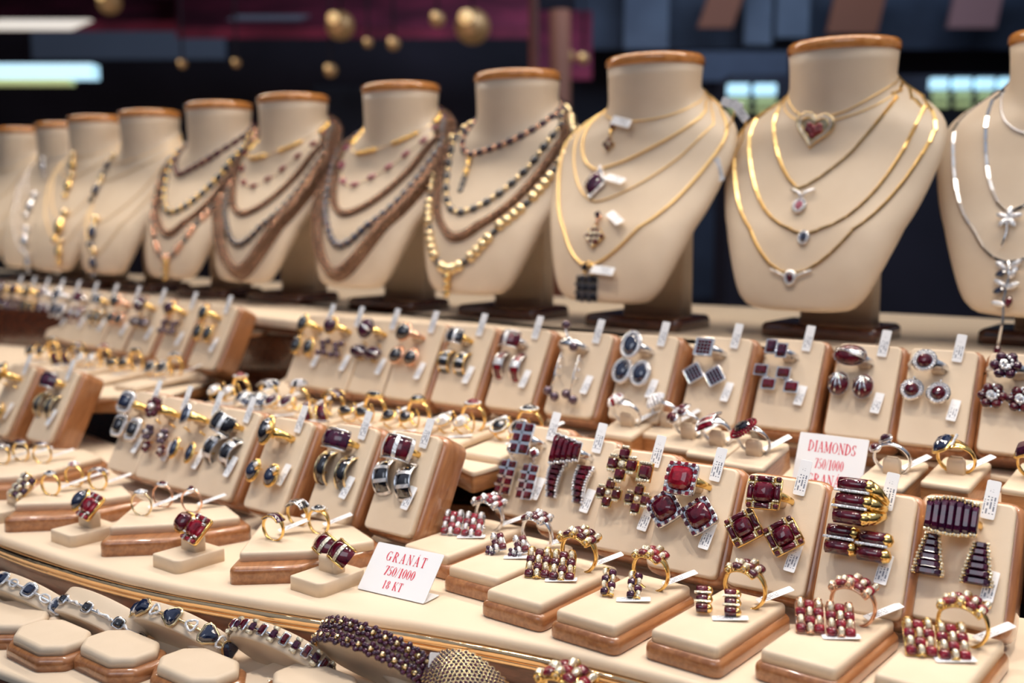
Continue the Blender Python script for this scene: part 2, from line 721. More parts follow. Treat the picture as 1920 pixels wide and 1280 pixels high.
def h_cushion_bars(w, gm, metal, pave):
    """A chequer-cut cushion stone with long side stones held by diamond clasps."""
    j = J()
    fr, pv = MB(), MB()
    slab(rrect(w + 5.2, w + 5.2, 1.6), -1.8, -0.2, 0.5, 2, None, fr)
    for s_ in (-1, 1):
        tube([(s_ * (w / 2 + 2.6), -w / 2 - 1, -0.4), (s_ * (w / 2 + 2.6), w / 2 + 1, -0.4)], 0.45, 5, False, fr)
    j.p('gemstone', gem('cushion', w, w, 3.4, T(0, 0, 0.4), check=True), gm)
    for a in range(4):
        M = RZ(90 * a) @ T(0, -w / 2 - 1.3, 0)
        j.p('gemstone', gem('rect', w * 0.78, 2.4, 1.6, M, cab=True), gm)
        j.p('gemstone', gem('cushion', 2.3, 2.3, 1.5, RZ(90 * a) @ T(-w / 2 - 1.3, -w / 2 - 1.3, 0), cab=True), gm)
        for sx in (-1, 1):
            for q in range(3):
                ball(0.55, RZ(90 * a) @ T(sx * w * 0.40, -w / 2 - 0.3 - 0.9 * q, 0.9), pv, 6, 4, False)
    j.p('setting', fr, metal)
    j.p('diamond_clasps', pv, pave)
    return j


def h_bars(n, lx, ly, gm, metal, pave, cols=1, flare=False):
    """Domed bars of stone lying across, thin diamond lines between them, gold ends."""
    j = J()
    gd, pv = MB(), MB()
    for k in range(cols):
        x0 = (k - (cols - 1) / 2) * (lx + 2.6)
        for i in range(n):
            y = (i - (n - 1) / 2) * ly
            b = MB()
            tube([(x0 - lx / 2, y, 0), (x0 - lx / 6, y, 0.25), (x0 + lx / 6, y, 0.25), (x0 + lx / 2, y, 0)], ly * 0.47, 8, False, b)
            j.p('gemstone', b, gm)
            ball(ly * 0.49, T(x0 + lx / 2 + 0.5, y, -0.1), gd, 8, 6, sx=0.9)
            if flare:
                tube([(x0 + lx / 2, y, 0), (x0 + lx / 2 + 3.2, y * 0.8, -2.2), (x0 + lx / 2 + 5.8, y * 0.45, -6.4), (x0 + lx / 2 + 5.4, y * 0.25, -9)], 1, 8, False, gd, rr=[ly * 0.48, ly * 0.44, ly * 0.3, ly * 0.2])
        for i in range(1, n):
            y = (i - n / 2) * ly
            box(lx + 2.6, 0.9, 1.1, T(x0 + 0.2, y, ly * 0.42), pv)
            bead_row([(x0 - lx / 2 - 0.6 + 0.75 * q, y, ly * 0.50) for q in range(int((lx + 2.4) / 0.75))], 0.42, pv)
        box(lx, (n - 0.4) * ly, 1.4, T(x0, 0, -ly * 0.30), gd)
    j.p('setting', gd, metal)
    j.p('diamond_line', pv, pave)
    return j


def h_steps(n, w0, w1, ly, gm, metal, pave, fan=False, curve=0.0):
    """Baguette stones side by side with a stepped border of diamonds on both long sides."""
    j = J()
    fr, pv = MB(), MB()
    for i in range(n):
        t = i / max(1, n - 1)
        w = w0 + (w1 - w0) * t
        if fan:
            w = w0 + (w1 - w0) * math.sin(math.pi * (0.15 + 0.7 * t))
        y = (i - (n - 1) / 2) * ly
        z = -curve * (2 * t - 1) ** 2
        j.p('gemstone', gem('rect', w, ly * 1.02, 1.5, T(0, y, z)), gm)
        box(w + 2.0, ly, 1.0, T(0, y, z - 0.9), fr)
        for s_ in (-1, 1):
            for q in (0.25, 0.75) if ly > 2.2 else (0.5,):
                ball(0.72, T(s_ * (w / 2 + 0.62), y + (q - 0.5) * ly, z + 0.35), pv, 6, 4, False)
    j.p('setting', fr, metal)
    j.p('diamond_border', pv, pave)
    return j


def h_trellis(nx, ny, c, gm, metal, pave=None):
    """Square stones divided by a raised cross-barred frame."""
    j = J()
    fr = MB()
    for ix in range(nx):
        for iy in range(ny):
            j.p('gemstone', gem('rect', c * 0.86, c * 0.86, c * 0.34, T((ix - (nx - 1) / 2) * c, (iy - (ny - 1) / 2) * c, 0)), gm)
    box(nx * c, ny * c, 1.6, T(0, 0, -1.0), fr)
    for ix in range(1, nx):
        box(c * 0.30, ny * c * 1.06, 0.9, T((ix - nx / 2) * c, 0, 0.4), fr)
    for iy in range(1, ny):
        box(nx * c * 1.06, c * 0.30, 0.9, T(0, (iy - ny / 2) * c, 0.4), fr)
    j.p('setting', fr, metal)
    return j


def h_pavesquare(w, gm, metal, rot=0):
    j = J()
    fr, st = MB(), MB()
    M = RZ(rot)
    slab(rrect(w * 1.1, w * 1.1, 0.5), -1.4, 0, 0.3, 2, M, fr)
    tube([tuple(M @ Vector((x, y, 0.1))) for x, y in rrect(w * 1.08, w * 1.08, 0.4, 2)], 0.45, 5, True, fr)
    for a in range(4):
        for b in range(4):
            ball(w * 0.108, M @ T((a - 1.5) * w * 0.215, (b - 1.5) * w * 0.215, 0.35), st, 6, 4, False)
    j.p('setting', fr, metal)
    j.p('garnet_pave', st, gm)
    return j


def h_blocks(spots, c, gm, metal, pave):
    """Rectangular stones set apart in a loose group, each with a thin silver frame."""
    j = J()
    fr = MB()
    for x, y, wx, wy in spots:
        j.p('gemstone', gem('rect', wx * c, wy * c, 1.6, T(x * c, y * c, 0)), gm)
        box(wx * c + 0.9, wy * c + 0.9, 1.3, T(x * c, y * c, -0.75), fr)
    xs = [q[0] for q in spots]
    tube([(min(xs) * c, 0, -1.2), (max(xs) * c, 0, -1.2)], 0.7, 5, False, fr)
    j.p('setting', fr, metal)
    return j


def h_swirl(w, h, gm, metal, n=4, fan=False):
    """A polished dome with bright metal lines swept over it."""
    j = J()
    st, ln = MB(), MB()
    ball(1, S(w / 2, h / 2, min(w, h) * 0.36), st, 18, 10)

    def on(u, v):
        q = max(0.0, 1 - u * u - v * v)
        return (u * w / 2, v * h / 2, min(w, h) * 0.37 * math.sqrt(q))
    for i in range(n):
        if fan:
            a = R(-75 + 150 * i / (n - 1))
            pts = [on(-0.10 + 0.92 * t / 8 * math.sin(a), 0.75 - 1.6 * t / 8 * math.cos(a) * 0.98) for t in range(9)]
        else:
            b = -0.35 + 0.28 * i
            pts = [on(-0.93 + 1.86 * t / 10, max(-0.85, min(0.85, (0.55 - b) * (1 - t / 10) ** 1.3 - 0.1 + b * 0.6))) for t in range(11)]
        tube(pts, 0.5, 5, False, ln)
    loft(ln, [[(x * 0.7, y * 0.7, -2.0) for x, y in outline('oval', w, h)], [(x, y, 0) for x, y in outline('oval', w * 1.02, h * 1.02)]], True)
    j.p('gemstone', st, gm)
    j.p('setting', ln, metal)
    return j


def h_flower(r, gm, metal, pave, petals=6, spiral=True):
    j = J()
    pv, fr = MB(), MB()
    for i in range(petals):
        a = 360 / petals * i
        j.p('petal', ball(r * 0.36, RZ(a) @ T(r * 0.62, 0, 0) @ RY(-15), MB(), 9, 6, True, sx=1.0, sy=0.95, sz=0.75), gm)
    if spiral:
        for i in range(13):
            a, q = i * 0.62, r * (0.05 + 0.036 * i)
            ball(r * 0.12, T(q * math.cos(a), q * math.sin(a), r * 0.42 - 0.012 * i * r), pv, 6, 4, False)
    else:
        ball(r * 0.3, T(0, 0, r * 0.2), pv, 7, 5, False)
    loft(fr, [ring_path(r * 0.5, r * 0.5, 12, -2.0), ring_path(r * 0.8, r * 0.8, 12, -0.6)], True)
    j.p('setting', fr, metal)
    j.p('diamond_centre', pv, pave)
    return j


def h_band(w, Rb, a0, a1, cells, gm, metal, pave, upright=True):
    """A broad curved hoop front: stone panels (g) with diamond lines (d) across; it bends about x."""
    j = J()
    fr, pv = MB(), MB()
    tot = sum(1.0 if c == 'g' else 0.34 for c in cells)
    a = a0

    def pt(x, ang, rad):
        return (x, rad * math.sin(R(ang)), rad * math.cos(R(ang)) - Rb)
    for c in cells:
        da = (a1 - a0) * (1.0 if c == 'g' else 0.34) / tot
        mb = MB()
        v, f = [], []
        m, k = 5, 5
        for i in range(m + 1):
            for q in range(k + 1):
                x = (q / k - 0.5) * w
                dome = (0.9 if c == 'g' else 0.9) * (1 - (2 * q / k - 1) ** 2) + (0.35 if c == 'd' else 0)
                v.append(pt(x, a + da * i / m, Rb + dome))
        for i in range(m):
            for q in range(k):
                p = i * (k + 1) + q
                f.append((p, p + 1, p + k + 2, p + k + 1))
        e = len(v)
        for i in range(m + 1):
            v.append(pt(-w / 2, a + da * i / m, Rb - 1.2))
            v.append(pt(w / 2, a + da * i / m, Rb - 1.2))
        for i in range(m):
            f.append((i * (k + 1), (i + 1) * (k + 1), e + 2 * i + 2, e + 2 * i))
            f.append(((i + 1) * (k + 1) + k, i * (k + 1) + k, e + 2 * i + 1, e + 2 * i + 3))
            f.append((e + 2 * i, e + 2 * i + 2, e + 2 * i + 3, e + 2 * i + 1))
        mb.add(v, f, True)
        if c == 'g':
            j.p('gemstone', mb, gm)
        else:
            pv.join(mb)
        a += da
    for s_ in (-1, 1):
        tube([pt(s_ * (w / 2 + 0.3), a0 + (a1 - a0) * i / 12, Rb - 0.2) for i in range(13)], 0.55, 5, False, fr if metal else pv)
    j.p('setting', fr, metal)
    if pv.v:
        j.p('diamond_line', pv, pave)
    return j


def h_beads(spots, r, gm, metal):
    j = J()
    fr = MB()
    for x, y in spots:
        j.p('bead', ball(r, T(x, y, 0.4), MB(), 10, 7), gm)
        ball(r * 0.7, T(x, y, -0.8), fr, 6, 4)
    tube([(x, y, -1.2) for x, y in spots], 0.5, 5, False, fr)
    j.p('setting', fr, metal)
    return j


def h_cluster(w, h, gm, small, metal):
    """A large oval stone inside several rings of small round stones."""
    j = h_stone('oval', w, h, gm, metal, 3.2, None, False, 0, False, True)
    sm = MB()
    for k, q in enumerate((1.0, 2.7)):
        o = inset(ccw(outline('oval', w, h, 24)), -q)
        bead_row(along(o, 0.2 - 0.9 * k, 1.75), 0.95, sm)
    j.p('small_garnets', sm, small)
    return j


def h_pavedome(w, h, metal, pave, red=None):
    j = J()
    pv, rd, fr = MB(), MB(), MB()
    for i in range(5):
        lat = R(90 - 19 * i)
        k = max(1, int(round(9.0 * math.cos(lat) * 1.6)))
        for q in range(k):
            a = 2 * math.pi * (q + 0.5 * (i % 2)) / k
            M = T(w / 2 * math.cos(lat) * math.cos(a), h / 2 * math.cos(lat) * math.sin(a), 0.36 * w * math.sin(lat))
            ball(w * 0.105, M, rd if red and (i + q) % 3 == 0 else pv, 6, 4, False)
    loft(fr, [ring_path(w * 0.25, h * 0.25, 12, -2.4), ring_path(w * 0.49, h * 0.49, 12, 0.3)], True)
    j.p('setting', fr, metal)
    j.p('diamond_pave', pv, pave)
    if red:
        j.p('garnet_pave', rd, red)
    return j


# ------------------------------------------------------------------ rings, earrings, price tags


def band(metal, r=9.2, w=1.5, top=2.6, t=0.75, j=None, split=False):
    j = J() if j is None else j
    mb = MB()
    for s_ in ((-1, 1) if split else (0,)):
        loops = []
        n = 28
        for i in range(n + 1):
            a = 2 * math.pi * i / n
            c = max(0.0, math.cos(a)) ** 2
            wy = w + (top - w) * c
            off = s_ * top * 0.75 * c
            if split:
                wy = w * 0.6
            ctr, out = Vector((r * math.sin(a), off, r * math.cos(a))), Vector((math.sin(a), 0, math.cos(a)))
            loops.append([ctr + out * (t * math.cos(b)) + Vector((0, wy * math.sin(b), 0)) for b in [2 * math.pi * q / 7 for q in range(7)]])
        loft(mb, loops, True, False, False)
    j.p('band', mb, metal)
    return j


def ring(head, metal, lift=0.6, r=9.2, w=1.5, top=2.6, split=False):
    j = band(metal, r, w, top, j=J(), split=split)
    return j.use(head, T(0, 0, r + lift))


def earring(head, metal, back=5.5, drop=0.0):
    j = J()
    c = MB()
    tube([(0, 1.2 + back * 0.95 * math.sin(R(a)) - drop, -back * 0.2 - back * 1.3 * math.cos(R(a))) for a in range(-90, 91, 18)], 0.55, 6, False, c)
    j.p('clip', c, metal)
    return j.use(head, Matrix.Identity(4))


DES = {}


def design(key, j):
    """Meshes of one piece, made once and shared by its copies."""
    if key not in DES:
        q = []
        for name, mb, mat in j:
            m = MB().join(mb, S(0.001))
            q.append((name, m.mesh(name, mat)))
        DES[key] = q
    return DES[key]


TAGM = slab(rrect(0.0076, 0.0225, 0.0012, 3), -0.00015, 0.00015, 0.0001, 1).mesh('price_tag', 'printed_tag')


def jewel(name, label, cat, key, M, group=None, tags=()):
    t = thing(name, label, cat, M, group)
    for nm, me in DES[key]:
        put(nm, me, t)
    for q in tags:
        put('price_tag', TAGM, t, M.inverted() @ q)
    return t

# ------------------------------------------------------------------ necklace busts
# height above the shelf, half width, depth to the front, depth to the back, centre line, roundness
ROWS = [(.256, .0490, .041, .041, .0, 2.0), (.238, .0477, .040, .040, .0, 2.0), (.226, .0490, .039, .039, .0, 2.0),
        (.218, .0570, .038, .038, -.001, 2.0), (.211, .0720, .036, .034, -.004, 2.1), (.204, .0860, .033, .028, -.008, 2.2),
        (.195, .0960, .031, .022, -.013, 2.3), (.182, .0995, .028, .016, -.021, 2.4), (.160, .0960, .026, .012, -.033, 2.4),
        (.130, .0890, .024, .009, -.047, 2.5), (.100, .0805, .022, .006, -.059, 2.5), (.075, .0715, .020, .005, -.069, 2.5),
        (.055, .0635, .017, .005, -.076, 2.5), (.043, .0575, .014, .005, -.080, 2.5), (.036, .0515, .012, .004, -.082, 2.4),
        (.031, .0430, .010, .004, -.083, 2.2), (.029, .0270, .006, .003, -.0835, 2.0)]
BSC = 1.09                       # the busts' size


def tip(z):
    """How much the sections rise towards the nape at the height z."""
    return 0.55 * max(0.0, min(1, (0.250 - z) / 0.028)) * max(0.0, min(1, (z - 0.10) / 0.09))


def prof(z):
    z = max(ROWS[-1][0], min(ROWS[0][0], z))
    for i in range(len(ROWS) - 1):
        a, b = ROWS[i], ROWS[i + 1]
        if b[0] <= z <= a[0]:
            t = (a[0] - z) / (a[0] - b[0])
            p, q = ROWS[max(0, i - 1)], ROWS[min(len(ROWS) - 1, i + 2)]
            out = []
            for k in range(1, 6):
                h = b[0] - a[0]
                m0 = (b[k] - p[k]) / (b[0] - p[0]) * h if p is not a else b[k] - a[k]
                m1 = (q[k] - a[k]) / (q[0] - a[0]) * h if q is not b else b[k] - a[k]
                out.append((2 * t ** 3 - 3 * t * t + 1) * a[k] + (t ** 3 - 2 * t * t + t) * m0 + (3 * t * t - 2 * t ** 3) * b[k] + (t ** 3 - t * t) * m1)
            return out
    return list(ROWS[-1][1:])


def front(x, z, off=0.0):
    w, d, e, yc, p = prof(z)
    s = min(0.985, abs(x) / w)
    y = yc - d * (1 - s ** p) ** (1 / p)
    return Vector((math.copysign(min(abs(x), w * 0.985), x), y - off, z + tip(z) * y))


def frame(x, z, off=0.0):
    h = 0.0015
    a = front(x + h, z) - front(x - h, z)
    b = front(x, z + h) - front(x, z - h)
    n = a.cross(b).normalized()
    u = a.normalized()
    v = n.cross(u)
    p = front(x, z) + n * off
    return Matrix(((u.x, v.x, n.x, p.x), (u.y, v.y, n.y, p.y), (u.z, v.z, n.z, p.z), (0, 0, 0, 1)))


def bust_meshes():
    mb = MB()
    zs = []
    for i in range(len(ROWS) - 1):
        for t in (0, 0.5):
            zs.append(ROWS[i][0] + (ROWS[i + 1][0] - ROWS[i][0]) * t)
    zs.append(ROWS[-1][0])
    loops = []
    N = 48
    for z in zs:
        w, d, e, yc, p = prof(z)
        lp = []
        for i in range(N):
            a = 2 * math.pi * i / N
            c, s = math.cos(a), math.sin(a)
            x = w * math.copysign(abs(c) ** (2 / p), c)
            y = abs(s) ** (2 / p)
            q = yc - d * y if s > 0 else yc + e * y
            lp.append((x, q, z + tip(z) * q))
        loops.append(lp)
    loft(mb, loops, True)
    cap = MB()
    o = [(0.0508 * math.cos(2 * math.pi * i / 40), 0.0430 * math.sin(2 * math.pi * i / 40)) for i in range(40)]
    slab(o, 0.2555, 0.2665, 0.005, 4, None, cap, 0.003)
    post = slab(rrect(0.070, 0.022, 0.004), 0.0132, 0.215, 0.001, 1, T(0, 0.012, 0))
    base = slab(rrect(0.110, 0.070, 0.008), 0.0, 0.0135, 0.006, 4, T(0, -0.008, 0))
    return (mb.mesh('torso', 'cream_leather'), cap.mesh('neck_cap', 'amber_wood'), post.mesh('post', 'cream_leather'), base.mesh('base', 'dark_wood'))


BM = bust_meshes()
CAPS = [(2013, 61), (1582, 84), (1228, 112), (970, 141), (751, 163), (549, 183), (410, 197), (280, 212), (182, 222), (118, 234), (40, 243)]
BYAW = [-38, -38, -38, -38, -38, -38, -38, -38, -38, -38, -38]


class Bust:
    def __init__(self, i, label):
        x, y = CAPS[i]
        p = at(x, y, 0.170)
        p.z = EYE + Z_BUST
        self.M = Matrix.Translation(p) @ RZ(BYAW[i]) @ S(BSC)
        self.o = thing('necklace_bust', label, 'display bust', self.M, 'cream necklace busts along the rear shelf')
        for nm, me in zip(('torso', 'neck_cap', 'post', 'base'), BM):
            put(nm, me, self.o)

    def spot(self, px, py):
        """The place on the chest that the photo shows at pixel px, py."""
        x, z = 0.0, 0.12
        for _ in range(25):
            a = row_of(self.M @ front(x, z))
            h = 0.001
            b, c = row_of(self.M @ front(x + h, z)), row_of(self.M @ front(x, z + h))
            A = ((b[0] - a[0]) / h, (c[0] - a[0]) / h, (b[1] - a[1]) / h, (c[1] - a[1]) / h)
            det = A[0] * A[3] - A[1] * A[2]
            if abs(det) < 1e-6:
                break
            ex, ey = px - a[0], py - a[1]
            dx, dz = (ex * A[3] - ey * A[1]) / det, (A[0] * ey - A[2] * ex) / det
            x += max(-0.01, min(0.01, dx * 0.7))
            z += max(-0.01, min(0.01, dz * 0.7))
            z = max(0.032, min(0.24, z))
            w = prof(z)[0]
            x = max(-0.9 * w, min(0.9 * w, x))
        return x, z


def drape(xb, zb, X0, zt, k, off, n=48):
    """A chain's path: behind the neck, over the shoulders and down to (xb, zb)."""
    pts = []
    for i in range(n + 1):
        u = -1 + 2 * i / n
        q = abs(u)
        x = X0 * math.copysign(q ** 0.92, u) + xb * (1 - q ** 1.5)
        z = zb + (zt - zb) * q ** k
        pts.append(tuple(front(x, z, off)))
    w, d, e, yc, p = prof(zt)
    s0 = min(0.985, X0 / w)
    a0 = math.acos(s0 ** (p / 2))
    side = []
    for i in range(1, 9):
        a = a0 * (1 - i / 4) if i <= 4 else -(i - 4) / 4 * math.pi * 0.42
        zi = zt + max(0.0, 0.221 - zt) * (i / 8) ** 0.8
        w, d, e, yc, p = prof(zi)
        c, sn = abs(math.cos(a)) ** (2 / p), abs(math.sin(a)) ** (2 / p)
        y = yc - (d + off) * sn if a > 0 else yc + (e + off) * sn
        side.append(((w + off) * c, y, zi + tip(zi) * y))
    return [(-x, y, z) for x, y, z in reversed(side)] + pts + side


def resample(path, gap):
    P = [Vector(p) for p in path]
    out, acc = [(P[0], (P[1] - P[0]).normalized())], 0.0
    for a, b in zip(P, P[1:]):
        L = (b - a).length
        while acc + L >= gap:
            t = (gap - acc) / L
            a = a.lerp(b, t)
            out.append((a, (b - a).normalized() if (b - a).length > 1e-9 else out[-1][1]))
            L = (b - a).length
            acc = 0.0
        acc += L
    return out


def turn(p, d):
    return Matrix.Translation(p) @ d.to_track_quat('X', 'Z').to_matrix().to_4x4()


def necklace(b, kind, px, py, X0, zt, k, label, pend=(), metal='chain_gold', tags=(), drop=0.0, **kw):
    xb, zb = b.spot(px, py)
    zt += 0.022
    t = thing('necklace', label, 'necklace', b.M, 'necklaces hung on the cream busts')
    r = kw.get('r', 0.0011)
    path = drape(xb, zb, X0, zt, k, r * 0.8)
    if kind in ('chain', 'rope', 'double'):
        part('chain', tube(path, r, 6), metal, t)
        if kind == 'double':
            part('chain', tube(drape(xb, zb + 0.004, X0 * 0.93, zt + 0.006, k, r), r, 6), metal, t)
    if kind == 'bars':
        mb = MB()
        tube(path, r * 0.55, 5, False, mb)
        for p, d in resample(path, 0.0125):
            box(0.0115, r * 2.3, r * 1.7, turn(p, d), mb)
        part('chain', mb, metal, t)
    if kind == 'beads':
        g, s = MB(), MB()
        gap, rb = kw.get('gap', 0.006), kw.get('rb', 0.0026)
        for i, (p, d) in enumerate(resample(path, gap)):
            M = turn(p, d)
            if i % kw.get('each', 2) == 0:
                ball(rb * kw.get('sr', 1.0), M, s, 7, 5, True, sx=1.25)
            else:
                ball(rb * kw.get('gr', 0.8), M, g, 7, 5, True)
        n_ = len(g.f)
        me = g.join(s).mesh('beads', metal)
        me.materials.append(MATS[kw.get('stone', 'black_stone')])
        for q in me.polygons[n_:]:
            q.material_index = 1
        put('beads', me, t)
    if kind == 'mesh':
        w = kw.get('w', 0.005)
        mb = MB()
        tube(path, w, 8, False, mb, None, 0.35)
        nr = max(2, int(w / 0.0013))
        for i, (p, d) in enumerate(resample(path, 0.0036)):
            M = turn(p, d)
            for q in range(nr):
                y = ((q + 0.5 * (i % 2)) / (nr - 0.5) - 0.5) * 2 * w * 0.9
                ball(0.0017, M @ T(0, y, w * 0.28), mb, 6, 4, False)
        part('mesh_band', mb, metal, t)
    if kind == 'plates':
        mb, pl = MB(), MB()
        tube(path, r, 5, False, mb)
        for i, (p, d) in enumerate(resample(path, 0.0065)):
            if abs(i % 9 - 4) < 3:
                ball(0.0055, turn(p, d), pl, 8, 5, True, sx=1.0, sz=0.5)
        n_ = len(mb.f)
        me = mb.join(pl).mesh('chain_with_plates', metal)
        me.materials.append(MATS['gold'])
        for q in me.polygons[n_:]:
            q.material_index = 1
        put('chain_with_plates', me, t)
    if kind == 'flowers':
        part('chain', tube(path, r, 5), metal, t)
        n_ = 0
        for i, (p, d) in enumerate(resample(path, 0.026)):
            if i % 1 == 0 and 2 < i:
                f = MB()
                M = turn(p, d)
                for a in range(5):
                    ball(0.0026, M @ RZ(72 * a) @ T(0.0034, 0, 0.0008), f, 6, 4, True)
                part('flower', f, kw.get('stone', 'pink_stone'), t)
    for key, x, y, sc, rot in pend:
        xx, zz = b.spot(x, y)
        pendant(t, key, frame(xx, zz, 0.0030) @ RZ(rot) @ S(sc))
    for x, y, rot in tags:
        xx, zz = b.spot(x, y)
        put('price_tag', TAGM, t, frame(xx, zz, 0.006) @ RX(-22) @ RZ(rot) @ S(1.15))
    return t


def pendant(t, key, M):
    q = DES[key]
    main = [m for m in q if m[0] == 'setting'][0]
    o = put('pendant', main[1], t, M)
    for nm, me in q:
        if me is not main[1]:
            put(nm, me, o)


# pendants
def heart_pts(s):
    return [(s * 0.062 * 16 * math.sin(a) ** 3, s * 0.062 * (13 * math.cos(a) - 5 * math.cos(2 * a) - 2 * math.cos(3 * a) - math.cos(4 * a) + 2.5)) for a in [2 * math.pi * i / 28 for i in range(28)]]


def make_pendants():
    j = J()
    fr, pv, st = MB(), MB(), MB()
    tube([(x, y, 0) for x, y in heart_pts(11)], 0.9, 6, True, fr)
    tube([(x, y + 0.2, 0.6) for x, y in heart_pts(8.2)], 0.5, 6, True, fr)
    loft(fr, [[(x, y, -1.2) for x, y in ccw(heart_pts(9))], [(x, y, -0.2) for x, y in ccw(heart_pts(10))]], False)
    bead_row(along(heart_pts(9.6), 0.5, 1.1), 0.55, pv)
    for x, y in ((-3.1, 2.6), (0, 1.2), (3.1, 2.6), (-1.6, -0.6), (1.6, -0.6), (0, -2.8), (-3.6, 0.4), (3.6, 0.4)):
        ball(2.15, T(x, y, 0.5), st, 9, 6, sz=0.8)
    j.p('setting', fr, 'pale_gold').p('diamond_pave', pv, 'diamond').p('red_stones', st, 'red_garnet')
    design('heart', j)
    j = h_stone('oval', 5.2, 7.0, 'pink_stone', 'silver', 2.0, 'diamond', True, 0, False, False, 0.95)
    v = MB()
    for s_ in (-1, 1):
        tube([(0, 5.5, 0), (s_ * 2.0, 9.5, 0.4), (s_ * 6.5, 12.0, 0), (s_ * 8.5, 12.3, -0.5)], 1.05, 6, False, v)
    j.p('silver_v', v, 'silver')
    design('pink_oval', j)
    design('small_oval', h_stone('oval', 5.0, 7.4, 'blue_stone', 'silver', 2.0, 'diamond', True, 0, False, False, 0.5))
    j = h_stone('oval', 5.0, 6.6, 'garnet', 'silver', 2.0, 'diamond', True, 0, False, False, 0.75)
    v = MB()
    for s_ in (-1, 1):
        tube([(s_ * 4, 1.0, 0), (s_ * 9, 3.4, 0), (s_ * 15, 5.6, -0.5)], 0.75, 5, False, v)
    j.p('diamond_arms', v, 'diamond')
    design('garnet_halo', j)
    j = h_cross(3.0, 'garnet', 'gold', 'gold_diamond')
    j.p('gemstone', gem('rect', 2.6, 7.5, 1.4, T(0, 14.5, 0)), 'garnet')
    b = MB()
    box(3.2, 8.2, 1.2, T(0, 14.5, -0.8), b)
    tube([(0, 10.6, 0), (0, 6, 0)], 0.9, 5, False, b)
    j.p('bail', b, 'gold')
    design('cross_drop', j)
    j = J()
    fr = MB()
    slab([(-6.5, 0), (0, -9), (6.5, 0), (0, 9)], -1.5, 0, 0.4, 2, None, fr)
    j.p('setting', fr, 'silver')
    j.p('gemstone', gem('navette', 10.5, 13.5, 2.4, RZ(0), cab=True), 'violet_garnet')
    pv = MB()
    bead_row([(0.4 + 0.63 * q, 8.6 - 0.86 * q, 0.3) for q in range(10)] + [(0.4 + 0.63 * q, -8.4 + 0.86 * q, 0.3) for q in range(10)], 0.75, pv)
    j.p('diamond_pave', pv, 'diamond')
    design('lozenge', j)
    j = h_checker(4, 4, 2.9, 'garnet', 'gold', 'gold_diamond')
    k = J().use(j, RZ(45))
    k.p('gemstone', gem('rect', 4.4, 4.4, 2.0, T(-0.5, 15.2, 0) @ RZ(30)), 'violet_garnet')
    b = MB()
    tube([(0, 13, 0), (0, 8, 0)], 1.2, 6, False, b)
    ball(1.6, T(2.0, 13.2, 0), b)
    k.p('bail', b, 'rose_gold')
    design('lattice', k)
    j = h_trellis(3, 3, 4.7, 'black_stone', 'silver')
    j.p('gemstone', gem('rect', 3.2, 4.0, 1.6, T(-1.5, 11.5, 0)), 'black_stone')
    b = MB()
    tube([(3.5, 7, 0), (3.0, 14, 0), (-1.0, 14.5, 0), (-1.5, 8, 0)], 0.9, 6, False, b)
    j.p('bail', b, 'gold')
    design('grid', j)
    j = J()
    b, s = MB(), MB()
    for i in range(6):
        ball(1.9 + 0.22 * i, T(0, -i * 4.2, 0), s if i % 2 or i > 3 else b, 8, 6, sz=0.7)
    tube([(0, 2, -0.5), (0, -22, -0.5)], 1.7, 6, False, b)
    j.p('setting', b, 'gold').p('stone_beads', s, 'black_stone')
    design('bar_drop', j)
    j = J()
    b, s = MB(), MB()
    for i in range(3):
        ball(3.4 - 0.3 * i, T(0, -i * 5.6, 0), b, 9, 6, sz=0.7)
        ball(1.4, T(0.4, -i * 5.6, 2.4), s, 7, 5)
    j.p('setting', b, 'gold').p('stone_beads', s, 'black_stone')
    design('bead_drop', j)
    j = J()
    st = MB()
    tube([(0, 5, 0), (-0.6, 0, 0), (0.4, -8, 0), (-0.5, -16, 0)], 0.6, 5, False, st)
    j.p('setting', st, 'silver')
    for a in range(5):
        j.p('petal', ball(2.5, RZ(72 * a + 18) @ T(3.2, 0, 0.6), MB(), 8, 5, False, sx=1.3, sy=0.6, sz=0.5), 'diamond')
    design('silver_flower', j)
    j = J()
    st, dm = MB(), MB()
    tube([(0, 8, 0), (0.8, 0, 0), (-0.4, -10, 0), (0.2, -20, 0), (-0.8, -32, 0)], 0.6, 5, False, st)
    j.p('setting', st, 'silver')
    for x, y, a in ((-3.0, 5, 140), (3.2, 6, 40), (-2.8, -3, 150), (3.0, -4, 30), (2.6, 2, 60), (-2.6, -12.5, 170)):
        ball(2.4, T(x, y, 0.4) @ RZ(a), dm, 8, 5, False, sx=1.4, sy=0.6, sz=0.5)
    j.p('diamond_leaves', dm, 'diamond')
    for x, y, a, m in ((-2.6, 1.5, 20, 'blue_stone'), (-2.8, -6.5, 20, 'blue_stone'), (2.0, -11.5, 80, 'garnet'), (-0.8, -34.5, 85, 'garnet')):
        j.p('gemstone', gem('navette', 5.6, 3.4, 1.4, T(x, y, 0.5) @ RZ(a)), m)
    design('leaf_spray', j)
    for key, gm, mt in (('dark_drops', 'blue_stone', 'pale_gold'), ('gold_drops', 'gold', 'pale_gold'), ('silver_drops', 'silver', 'silver')):
        j = J()
        st = MB()
        tube([(0, 7, 0), (0, -7, 0)], 1.1, 6, False, st)
        ball(2.6, T(0, 6.5, 0), st, 8, 5)
        j.p('setting', st, mt)
        j.p('gemstone', gem('rect', 6.0, 8.0, 2.4, T(0, -2, 0) @ RZ(20), cab=True), gm)
        j.p('bead', ball(2.2, T(1, -10, 0), MB(), 8, 5), gm)
        design(key, j)


make_pendants()

